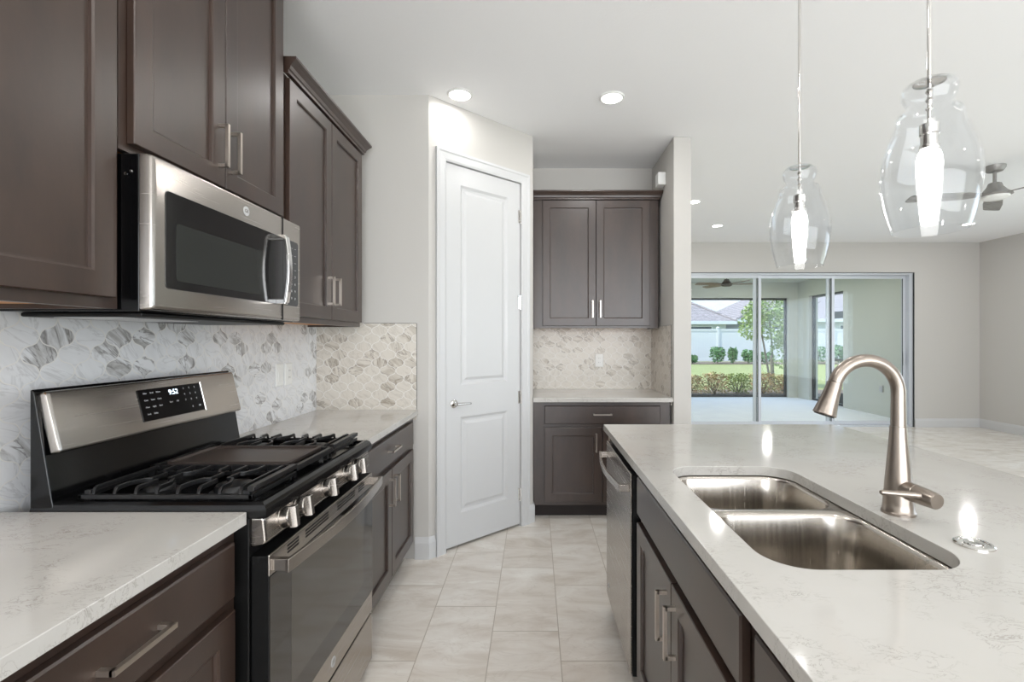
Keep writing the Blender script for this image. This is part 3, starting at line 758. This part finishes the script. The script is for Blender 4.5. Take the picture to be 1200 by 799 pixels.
bm = NBM(); loops(bm, [rr(1.258, 1.655, 1.497, 1.650, .0016, .010), rr(1.258, 1.655, 1.497, 1.650, .0022, .010)]); obj('viewing_mesh', bm, mwi_m, wn_)
bm = NBM(); box(bm, MX-.004, MX+.0022, 1.7905, 1.7925, MZ0+.005, MZ1-.001); obj('door_seam', bm, blackp_m, fr)
for r_ in range(8):
    for c_ in range(3):
        s = ('123', '456', '789', '*0#')[r_-4][c_] if r_ >= 4 else '—'
        obj('key_marking', text_bm(s, .013, basis((MX+.002, 1.828+c_*.026, 1.700-r_*.028), (0, 1, 0), (0, 0, 1), (1, 0, 0))), mark_m, wn_)
bm = NBM(); pts = []
for k in range(13):
    s = k/12; pts.append((MX+.034 + .012*math.sin(PI*s), 1.752, 1.478 + s*.245))
bar(bm, pts, .026, .012, up=Vector((1, 0, 0)))
for z in (1.482, 1.719): box(bm, MX, MX+.036, 1.741, 1.763, z-.010, z+.010)
obj('handle', bm, chrome_m, fr, bev=.003)
badge(t, (MX, 1.565, 1.766), (0, 1, 0), (0, 0, 1), (1, 0, 0), .0155)
bm = NBM(); box(bm, XL+.03, MX-.05, MY0+.03, MY1-.03, MZ0-.012, MZ0-.0005); un = obj('underside_vent', bm, blackp_m, t, bev=.004)
bm = NBM()
for k in range(26):
    y = MY0+.06 + k*.011; box(bm, -1.26, -1.08, y, y+.004, MZ0-.014, MZ0-.0115)
obj('filter_grille', bm, mark_m, un)
bm = NBM()
for s in (0, 1): lathe_ax(bm, [(.004, 0), (.004, .001), (0, .0018)], (-1.02+.014*s, MY0, 1.755+.006*s), (0, -1, 0), 12)
obj('screw', bm, chrome_m, t)

# ------------------------------------------------------------------ dishwasher
t = thing('dishwasher', 'stainless steel dishwasher at the far end of the island', 'dishwasher', (.68, 2.04, 0))
bm = NBM(); box(bm, .392, .97, 1.733, 2.343, .10, .872); box(bm, .46, .97, 1.74, 2.335, 0, .10); obj('body', bm, blackp_m, t)
bm = NBM(); box(bm, .3605, .390, 1.745, 2.335, .10, .842); obj('inner_door', bm, blackp_m, t)
bm = NBM(); box(bm, .352, .360, 1.752, 2.330, .105, .846); dd = obj('door', bm, steel_m, t, bev=.003)
bm = NBM(); pts = []
for k in range(15):
    s = k/14; pts.append((.318 - .022*math.sin(PI*s), 1.775 + s*.535, .785))
bar(bm, pts, .009, .028)
for y in (1.782, 2.303): box(bm, .315, .352, y-.010, y+.010, .772, .798)
obj('handle', bm, steel_m, dd, bev=.002)
badge(t, (.352, 2.26, .17), (0, -1, 0), (0, 0, 1), (-1, 0, 0), .011)

# ------------------------------------------------------------------ outlets, sensor
def outlet(name, label, f, u, z, switch=False):
    t = thing(name, label, 'switch' if switch else 'outlet', tuple(f(u, 0, z-.06)))
    bm = NBM(); rs = [(0, .0005), (0, .003), (.004, .006), (.010, .0065)]
    loops(bm, [[f(u-.0365+o, h, z-.059+o), f(u+.0365-o, h, z-.059+o), f(u+.0365-o, h, z+.059-o), f(u-.0365+o, h, z+.059-o)] for o, h in rs]); obj('cover_plate', bm, white_m, t)
    bm = NBM()
    if switch: fbox(bm, f, u-.017, u+.017, .006, .010, z-.034, z+.034); obj('rocker', bm, white_m, t, bev=.001)
    else:
        fbox(bm, f, u-.017, u+.017, .006, .0085, z-.034, z+.034); o_ = obj('receptacle', bm, white_m, t, bev=.001)
        for s in (-1, 1):
            for q in (-.006, .006):
                bm = NBM(); fbox(bm, f, u+q-.001, u+q+.001, .008, .0088, z+s*.018-.004, z+s*.018+.004); obj('slot', bm, blackp_m, o_)
FW = F('L', XL+.008)
outlet('wall_switch', 'white switch plate on the tiled left wall, nearer of the pair', FW, 2.475, 1.158, True)
outlet('wall_outlet', 'white outlet on the tiled left wall, beside the switch', FW, 2.565, 1.158)
outlet('wall_outlet', 'white outlet on the marble tile of the back alcove', F('B', YB-.008), .561, 1.164)
bm = NBM(); box(bm, .962, CX0-.001, 3.70, 3.79, 2.556, 2.655)
tag(obj('motion_sensor', bm, white_m, bev=.006), 'small white sensor box on the wall above the alcove cabinet', 'sensor')

# ------------------------------------------------------------------ recessed lights
def downlight(x, y, label, power=DOWN_W, z=CZ, r=.078):
    t = thing('recessed_light', label, 'ceiling light', (x, y, z), group=None)
    bm = NBM(); lathe(bm, [(r-.014, z-.0005), (r, z-.0005), (r, z-.006), (r-.006, z-.010), (r-.014, z-.009)], x, y, 40, False, False); obj('trim_ring', bm, white_m, t, smooth=30)
    bm = NBM(); lathe(bm, [(r-.015, z-.001), (r-.015, z-.006), (0, z-.007)], x, y, 40, False, False); obj('lens', bm, can_m, t)
    light('recessed_lamp', 'AREA', (x, y, z-.014), power, (1, .98, .955), parent=t, shape='DISK', size=.13)
    return t
downlight(-.46, 2.90, 'round recessed ceiling light close to the pantry door wall', DOWN_W*.25)
downlight(.476, 2.936, 'round recessed ceiling light in the kitchen, in front of the alcove')
downlight(2.39, 6.21, 'round recessed ceiling light in the living room, left of the far pendant')
downlight(5.6, 6.12, 'round recessed ceiling light in the living room, just below the near pendant')
downlight(1.72, 5.14, 'round recessed ceiling light in the living room, half hidden by the alcove wall')
for x, y in ((-.46, .9), (.476, .5), (-.2, -1.2), (2.4, -.6), (4.6, .6), (5.6, 3.4)):  # unseen downlights, put in for the light they give the room
    downlight(x, y, 'round recessed ceiling light outside the photo, above and behind the viewer', DOWN_W*(.5 if y == .5 else 1))['group'] = 'recessed lights outside the photo'

# ------------------------------------------------------------------ pendants
def pendant(x, y, label):
    t = thing('pendant_light', label, 'pendant lamp', (x, y, 1.597), group=None)
    bm = NBM(); cyl(bm, (x, y, 1.955), (x, y, 2.60), .0048, n=12); cyl(bm, (x, y, 2.64), (x, y, 2.83), .0048, n=12)
    lathe(bm, [(.0048, 2.595), (.009, 2.60), (.009, 2.61), (.0048, 2.615)], x, y, 12)
    tube(bm, [(x + .009*math.cos(a), y, 2.625+.016*math.sin(a)) for a in [2*PI*k/14 for k in range(15)]], .0022, 8)
    obj('stem', bm, chrome_m, t, smooth=40)
    bm = NBM(); lathe(bm, [(.062, CZ-.0005), (.062, CZ-.012), (.055, CZ-.022), (.02, CZ-.026), (0, CZ-.026)], x, y, 36); obj('canopy', bm, chrome_m, t, smooth=35)
    bm = NBM(); lathe(bm, [(.006, 1.962), (.012, 1.957), (.030, 1.950), (.032, 1.947), (.006, 1.944)], x, y, 36)
    cyl(bm, (x, y, 1.944), (x, y, 1.85), .0045, n=12)
    for z in (1.925, 1.905, 1.885): lathe(bm, [(.0045, z-.006), (.008, z), (.0045, z+.006)], x, y, 12)
    lathe(bm, [(.010, 1.852), (.0195, 1.848), (.0195, 1.825), (.017, 1.823), (.017, 1.800), (.0195, 1.798), (.0195, 1.790), (.0, 1.790)], x, y, 28)
    obj('socket', bm, chrome_m, t, smooth=35)
    prof = [(.030, 1.9455), (.046, 1.944), (.053, 1.936), (.055, 1.925), (.052, 1.910), (.047, 1.898), (.046, 1.890), (.050, 1.882), (.060, 1.876), (.065, 1.868), (.066, 1.858),
            (.068, 1.845), (.078, 1.820), (.088, 1.790), (.0945, 1.757), (.0965, 1.727), (.0950, 1.697), (.0895, 1.66), (.081, 1.625), (.0735, 1.600), (.0725, 1.5975)]
    th = .0022; inner = [(max(.004, r-th), z-(.002 if z > 1.93 else 0)) for r, z in prof][::-1]
    bm = NBM(); lathe(bm, prof + inner, x, y, 64, False, False); obj('glass_shade', bm, pend_m, t, smooth=60)
    bm = NBM(); lathe(bm, [(.014, 1.790), (.021, 1.783), (.0245, 1.770), (.0255, 1.755), (.025, 1.735), (.022, 1.69), (.0185, 1.645), (.0165, 1.620), (.015, 1.612), (0, 1.609)], x, y, 32); obj('bulb', bm, bulb_m, t, smooth=60)
pendant(.93, 1.665, 'clear glass pendant lamp over the island, the farther and smaller looking one')
pendant(.93, 1.117, 'clear glass pendant lamp over the island, nearest the viewer at upper right')

# ------------------------------------------------------------------ ceiling fans
def fan(name, label, x, y, z_ceiling, z_motor, body, bladem, blen, angs, cone=1.0, lightkit=True):
    t = thing(name, label, 'ceiling fan', (x, y, z_motor-.08))
    zc = z_ceiling
    bm = NBM(); lathe(bm, [(.075, zc), (.073, zc-.02), (.055, zc-.045), (.02, zc-.055), (0, zc-.055)], x, y, 32); obj('canopy', bm, body, t, smooth=35)
    bm = NBM(); cyl(bm, (x, y, zc-.05), (x, y, z_motor+.07), .013, n=16); obj('downrod', bm, body, t, smooth=40)
    bm = NBM(); lathe(bm, [(.035, z_motor+.085), (.045, z_motor+.08), (.055, z_motor+.05), (.085, z_motor+.01), (.115, z_motor-.012), (.118, z_motor-.022), (.10, z_motor-.03), (.0, z_motor-.03)], x, y, 36); obj('motor', bm, body, t, smooth=35)
    bm = NBM(); lathe(bm, [(.098, z_motor-.031), (.098, z_motor-.045), (.07, z_motor-.058), (0, z_motor-.062)], x, y, 36); obj('light_cover' if lightkit else 'bottom_cap', bm, white_m if lightkit else body, t, smooth=35)
    for a in angs:
        bm = NBM(); dv = Vector((math.cos(a), math.sin(a), 0)); s = Vector((-math.sin(a), math.cos(a), .22)).normalized()
        o_ = Vector((x, y, z_motor-.015)); L = []
        for q, wd in ((.09, .03), (.16, .045), (.22, .062), (blen*.6, .068), (blen-.02, .060), (blen, .045)):
            c_ = o_ + dv*q; n_ = dv.cross(s)*.004
            L.append([c_ - s*wd - n_, c_ + s*wd - n_, c_ + s*wd + n_, c_ - s*wd + n_])
        loops(bm, L); obj('blade', bm, bladem, t, bev=.001)
    return t
FYA = math.atan2
fan('ceiling_fan', 'grey ceiling fan in the living room, seen partly behind the near pendant', 3.98, 4.10, CZ, 2.615, fan_m, blade_m, .66, [math.radians(48), math.radians(168), math.radians(288)])

# ------------------------------------------------------------------ sliding door
bm = NBM(); y0, y1 = YF+.02, YF+.13
box(bm, SX0, SX1, y0, y1, SZ-.030, SZ); box(bm, SX0, SX1, y0, y1, .0, .025); box(bm, SX0, SX0+.05, y0, y1, .025, SZ-.03); box(bm, SX1-.055, SX1, y0, y1, .025, SZ-.03)
slider = struct('door_2', bm, white_metal, bev=.003)
slider['label'] = 'three panel sliding glass door between the living room and the covered patio'
edges = [(SX0+.05, 3.500, 0), (3.395, 4.655, 1), (4.550, SX1-.055, 2)]
for a, c, k in edges:
    ya = YF + .030 + .032*k; yb = ya + .026; s = .05
    bm = NBM(); box(bm, a, a+s, ya, yb, .026, SZ-.031); box(bm, c-s, c, ya, yb, .026, SZ-.031); box(bm, a+s, c-s, ya, yb, .026, .026+.055); box(bm, a+s, c-s, ya, yb, SZ-.031-.05, SZ-.031)
    p_ = obj('sliding_panel', bm, white_metal, slider, bev=.002)
    bm = NBM(); box(bm, a+s-.003, c-s+.003, ya+.010, ya+.016, .026+.052, SZ-.031-.047); obj('pane', bm, pane_m, p_)
    bm = NBM()
    for x in (a+s, c-s): box(bm, x-.004, x+.004, ya-.001, ya+.008, .08, SZ-.08)
    obj('gasket', bm, bronze_m, p_)
bm = NBM(); box(bm, SX1-.10, SX1-.08, YF+.075, YF+.092, .95, 1.15); obj('pull_handle', bm, white_metal, slider, bev=.002)
bm = NBM(); box(bm, SX1-.004, SX1+.004, YF-.004, YF+.02, 0, SZ+.004); box(bm, SX0, SX1, YF-.002, YF+.02, SZ-.002, SZ+.004); obj('edge_trim', bm, bronze_m, slider)

# ------------------------------------------------------------------ lanai (covered patio)
LY0, LY1, LXR, LZ = YF+.15, 11.1, 6.16, 2.69
bm = NBM(); box(bm, -1.4, LXR+.25, YF+.02, LY1+.25, -.15, -.005); struct('floor_lanai', bm, deck_m)
bm = NBM(); box(bm, -1.4, LXR+.25, LY0, LY1+.25, LZ, LZ+.15); struct('ceiling_lanai', bm, stucco_m)
bm = NBM(); box(bm, -1.4, LXR+.25, LY1, LY1+.2, 2.33, LZ); box(bm, 5.94, LXR+.25, LY1, LY1+.2, -.15, 2.33); struct('wall_lanai_front', bm, stucco_m)
bm = NBM(); box(bm, LXR, LXR+.2, LY0, 9.47, -.15, LZ); box(bm, LXR, LXR+.2, 10.65, LY1, -.15, LZ); box(bm, LXR, LXR+.2, 9.47, 10.65, 2.33, LZ); struct('wall_lanai_right', bm, stucco_m)
bm = NBM(); box(bm, -1.5, -1.4, LY0, LY1+.2, -.15, LZ); struct('wall_lanai_left', bm, stucco_m)
t = thing('screen_enclosure', 'dark bronze framed insect screen across the front of the covered patio', 'screen', (3, LY1+.1, 0))
bm = NBM(); f = .045; a, c = -1.38, 5.94
for s0, s1, t0, t1 in ((a, c, 0, f+.01), (a, c, 2.33-f, 2.33), (a, a+f, 0, 2.33), (c-f, c, 0, 2.33), (.9, .9+f, 0, 2.33)): box(bm, s0, s1, LY1+.08, LY1+.13, t0, t1)
obj('frame', bm, bronze_m, t)
bm = NBM(); box(bm, a+f, c-f, LY1+.104, LY1+.106, f, 2.33-f); obj('mesh_panel', bm, screen_m, t)
t = thing('screen_door', 'dark bronze screen door with transom at the right side of the covered patio', 'screen door', (LXR+.1, 10.0, 0))
bm = NBM(); xa, xb = LXR+.07, LXR+.12
for s0, s1, t0, t1 in ((9.47, 10.65, 2.33-f, 2.33), (9.47, 9.51, .0, 2.33), (10.59, 10.65, .0, 2.33), (10.04, 10.12, .0, 2.33), (9.5, 10.04, 1.84, 1.93), (9.5, 10.65, 0, .04)): box(bm, xa, xb, s0, s1, t0, t1)
obj('frame', bm, bronze_m, t)
bm = NBM()
for s0, s1, t0, t1 in ((9.52, 9.57, .05, 1.84), (9.99, 10.04, .05, 1.84), (9.57, 9.99, 1.79, 1.84), (9.57, 9.99, .05, .26), (9.57, 9.99, .90, .96)): box(bm, xa+.01, xb-.005, s0, s1, t0, t1)
obj('door_leaf', bm, bronze_m, t)
bm = NBM(); box(bm, xa+.024, xa+.026, 9.5, 10.6, .05, 2.29); obj('mesh_panel', bm, screen_m, t)
fan('ceiling_fan', 'bronze ceiling fan with brown blades under the patio ceiling', 3.72, 9.2, LZ, 2.44, fanb_m, fanbl_m, .62, [math.radians(-8), math.radians(112), math.radians(186), math.radians(285)][:4], lightkit=False)
downlight(4.9, 10.0, 'round recessed light in the patio ceiling near its far corner', 10, LZ, .07)
downlight(2.6, 8.2, 'round recessed light in the patio ceiling behind the alcove wall', 10, LZ, .07)  # hidden lamp added to brighten the covered patio
downlight(4.9, 8.2, 'round recessed light in the patio ceiling just outside the glass door', 10, LZ, .07)  # another hidden lamp, added to lift the patio walls and floor
bm = NBM(); box(bm, LXR-.03, LXR-.001, 8.37, 8.44, .42, .53); tag(obj('patio_outlet', bm, mark_m, bev=.004), 'grey weatherproof outlet box low on the patio wall', 'outlet')

# ------------------------------------------------------------------ garden
bm = NBM(); box(bm, -30, 70, LY1+.25, 90, -.3, -.06); box(bm, LXR+.25, 70, -20, LY1+.25, -.3, -.06); tag(obj('lawn', bm, grass_m), kind='structure')
bm = NBM(); box(bm, -20, 45, 27.2, 30.0, -.059, -.02); tag(obj('mulch_bed', bm, mulch_m), kind='structure')
bm = NBM(); box(bm, -1.4, 8.5, LY1+.27, 13.0, -.059, -.02); tag(obj('ground_bed', bm, mulch_m), kind='structure')
def leaves(bm, n, centre, rad, size, shape='ellipsoid', flat=.6):
    for _ in range(n):
        while True:
            p = Vector((random.uniform(-1, 1), random.uniform(-1, 1), random.uniform(-1, 1)))
            if shape == 'box' or p.length <= 1: break
        if shape != 'box' and random.random() < .6: p = p.normalized()*random.uniform(.75, 1)
        c = Vector(centre) + Vector((p.x*rad[0], p.y*rad[1], p.z*rad[2]))
        a = Vector((random.gauss(0, 1), random.gauss(0, 1), random.gauss(0, flat))).normalized(); d = a.orthogonal().normalized()
        d = (Matrix.Rotation(random.uniform(0, 6.28), 3, a) @ d); s = size*random.uniform(.6, 1.3)
        v = [bm.verts.new(q) for q in (c - a*s, c + d*s*.45 - a*s*.1, c + a*s, c - d*s*.45 - a*s*.1)]
        bm.faces.new(v)
def stems(bm, base, tips, r):
    for tp in tips:
        b_ = Vector(base); t_ = Vector(tp); m_ = (b_+t_)/2 + Vector((random.uniform(-.1, .1), random.uniform(-.1, .1), 0))*(t_-b_).length
        tube(bm, [b_, m_, t_], [r, r*.7, r*.35], 6)
lo = 'low flowering hedge shrub with reddish and yellow green leaves just outside the patio screen'
for k in range(11):
    x = .2 + k*.62; h = .46 + random.uniform(-.04, .06); y = 12.0 + random.uniform(-.08, .08)
    nm = 'leftmost' if k == 0 else None
    t = thing('hedge_shrub', lo, 'shrub', (x, y, -.02), group='hedge shrubs outside the patio screen')
    bm = NBM(); leaves(bm, 900, (x, y, h*.5), (.295, .28, h*.47), .030, 'box'); leaves(bm, 160, (x, y, h*.85), (.27, .26, h*.22), .03)
    obj('foliage', bm, leaf_hedge2 if k % 4 == 0 else leaf_hedge, t)
    bm = NBM(); stems(bm, (x, y, -.03), [(x+random.uniform(-.3, .3), y+random.uniform(-.25, .25), h*random.uniform(.6, .95)) for _ in range(12)], .010); obj('stem', bm, bark_m, t)
# tree with three thin trunks
t = thing('multi_stem_tree', 'young multi-stem tree with light green leaves beyond the right part of the patio screen', 'tree', (7.15, 14.0, -.06))
bm = NBM()
for dx, dy in ((-.14, 0), (.0, .12), (.17, -.05)):
    b0 = Vector((7.12+dx, 14+dy, -.06)); e = b0 + Vector((dx*1.6, dy, 1.3)); e2 = e + Vector((dx*1.6, dy*2, 1.1))
    tube(bm, [b0, e, e2], [.035, .026, .012], 8)
    for _ in range(6):
        s = e.lerp(e2, random.uniform(0, .9)); tube(bm, [s, s + Vector((random.uniform(-.6, .5), random.uniform(-.4, .4), random.uniform(.2, .8)))], [.010, .004], 5)
obj('trunk', bm, bark_m, t)
bm = NBM()
for cx, cy, cz_, rx, rz, n in ((7.25, 14, 1.75, .62, .55, 900), (7.0, 14.1, 2.35, .6, .45, 800), (7.6, 14, 2.2, .5, .6, 700), (6.35, 13.9, 1.75, .38, .42, 420), (6.55, 14, 2.15, .42, .35, 380), (7.3, 14, .95, .35, .45, 240), (7.5, 13.9, 1.4, .42, .4, 400)):
    leaves(bm, n, (cx, cy, cz_), (rx, rx, rz), .055)
obj('foliage', bm, leaf_tree, t)
for k, dx in enumerate((-.32, .42)):
    bm = NBM(); cyl(bm, (7.15+dx, 13.7, -.06), (7.15+dx, 13.7, .9), .028, n=10); cyl(bm, (7.15+dx, 13.7, .62), (7.15+dx*.9, 13.75, .62), .006, n=6)
    tag(obj('tree_stake', bm, bark_m), ['wooden stake propping the young tree, the left one', 'wooden stake propping the young tree, the right one'][k], 'stake')
# bushes in front of the fence
bl = ['small round green bush by the white fence, leftmost in view', 'thin upright green shrub by the white fence', 'wide green bush by the white fence, left of the tree', 'green bush by the fence seen through the screen door', 'green bush at the fence beyond the screen door post', 'low green bush by the fence behind the tree', 'green bush by the fence at the left edge of the door']
for k, (px, hh, ww) in enumerate(((841, 1.05, .5), (859, 1.0, .30), (877, .85, .42), (957, 1.1, .75), (985, 1.15, .55), (897, .7, .55), (812, .5, .3))):
    Y = 27.8; x = (px-627)*Y/555
    t = thing('green_bush', bl[k], 'bush', (x, Y, -.02))
    bm = NBM(); leaves(bm, 200, (x, Y, hh*.45), (ww*.9, ww*.8, hh*.42), .10); leaves(bm, 110, (x-ww*.35, Y, hh*.62), (ww*.5, ww*.5, hh*.33), .10); leaves(bm, 110, (x+ww*.4, Y, hh*.55), (ww*.45, ww*.5, hh*.36), .10); obj('foliage', bm, leaf_bush, t)
    bm = NBM(); stems(bm, (x, Y, -.03), [(x+random.uniform(-.3, .3)*ww, Y+random.uniform(-.3, .3)*ww, hh*.8) for _ in range(6)], .025); obj('stem', bm, bark_m, t)
t = thing('privacy_fence', 'white vinyl privacy fence running across the back of the lawn', 'fence', (15, 30, 0))
bm = NBM(); k = 0; x = -6
while x < 40:
    box(bm, x, x+.147, 30.0, 30.03, .05, 1.97); x += .15
box(bm, -6, 40, 29.97, 30.06, 1.93, 2.05); box(bm, -6, 40, 29.97, 30.06, 0, .14)
obj('boards', bm, fence_m, t)
for k in range(19):
    x = -6 + k*2.44 + .5; bm = NBM(); box(bm, x-.065, x+.065, 29.93, 30.09, -.05, 2.1)
    loops(bm, [[(x-.08, 29.915, 2.1), (x+.08, 29.915, 2.1), (x+.08, 30.105, 2.1), (x-.08, 30.105, 2.1)], [(x-.08, 29.915, 2.12), (x+.08, 29.915, 2.12), (x+.08, 30.105, 2.12), (x-.08, 30.105, 2.12)], [(x-.01, 30.0, 2.2), (x+.01, 30.0, 2.2), (x+.01, 30.02, 2.2), (x-.01, 30.02, 2.2)]])
    obj('post', bm, fence_m, t)
def house(label, x0, x1, y0, y1, eave, ridge, wins, rx0, rx1):
    t = thing('neighbour_house', label, 'house', ((x0+x1)/2, (y0+y1)/2, 0))
    bm = NBM(); box(bm, x0, x1, y0, y1, -.1, eave); obj('wall', bm, house_m, t)
    o = .6; e = eave; ym = (y0+y1)/2
    bm = NBM(); v = [bm.verts.new(p) for p in ((x0-o, y0-o, e), (x1+o, y0-o, e), (x1+o, y1+o, e), (x0-o, y1+o, e), (rx0, ym, ridge), (rx1, ym, ridge))]
    for f_ in ((0, 1, 5, 4), (1, 2, 5), (2, 3, 4, 5), (3, 0, 4), (3, 2, 1, 0)): bm.faces.new([v[i] for i in f_])
    rf = obj('roof', bm, roof_m, t)
    bm = NBM(); box(bm, x0-o, x1+o, y0-o-.03, y0-o, e-.22, e+.02); box(bm, x1+o, x1+o+.03, y0-o, y1+o, e-.22, e+.02); box(bm, x0-o-.03, x0-o, y0-o, y1+o, e-.22, e+.02); obj('fascia', bm, fence_m, t)
    bm = NBM(); tube(bm, [(x0-o, y0-o, e+.02), (rx0, ym, ridge+.03), (rx1, ym, ridge+.03), (x1+o, y0-o, e+.02)], .10, 8); obj('ridge_cap', bm, roof_m, rf)
    for a, c, z0, z1 in wins:
        bm = NBM(); 
        for s0, s1, t0, t1 in ((a-.08, c+.08, z0-.08, z0), (a-.08, c+.08, z1, z1+.08), (a-.08, a, z0, z1), (c, c+.08, z0, z1), ((a+c)/2-.03, (a+c)/2+.03, z0, z1)): box(bm, s0, s1, y0-.04, y0+.01, t0, t1)
        w_ = obj('window', bm, fence_m, t)
        bm = NBM(); box(bm, a, c, y0-.012, y0-.004, z0, z1); obj('pane', bm, hwin_m, w_)
house('pale neighbouring house with grey tiled hip roof behind the fence, at left', 2, 14.5, 36, 46, 2.75, 6.1, [(9.5, 13.4, 1.2, 2.35), (4, 6, 1.2, 2.35)], 7, 9.5)
house('pale neighbouring house with grey tiled roof behind the fence, right of the other house', 16.6, 33, 38, 49, 3.0, 6.4, [(19, 20.4, 1.4, 2.5), (24.5, 25.8, 1.4, 2.5)], 22, 28)
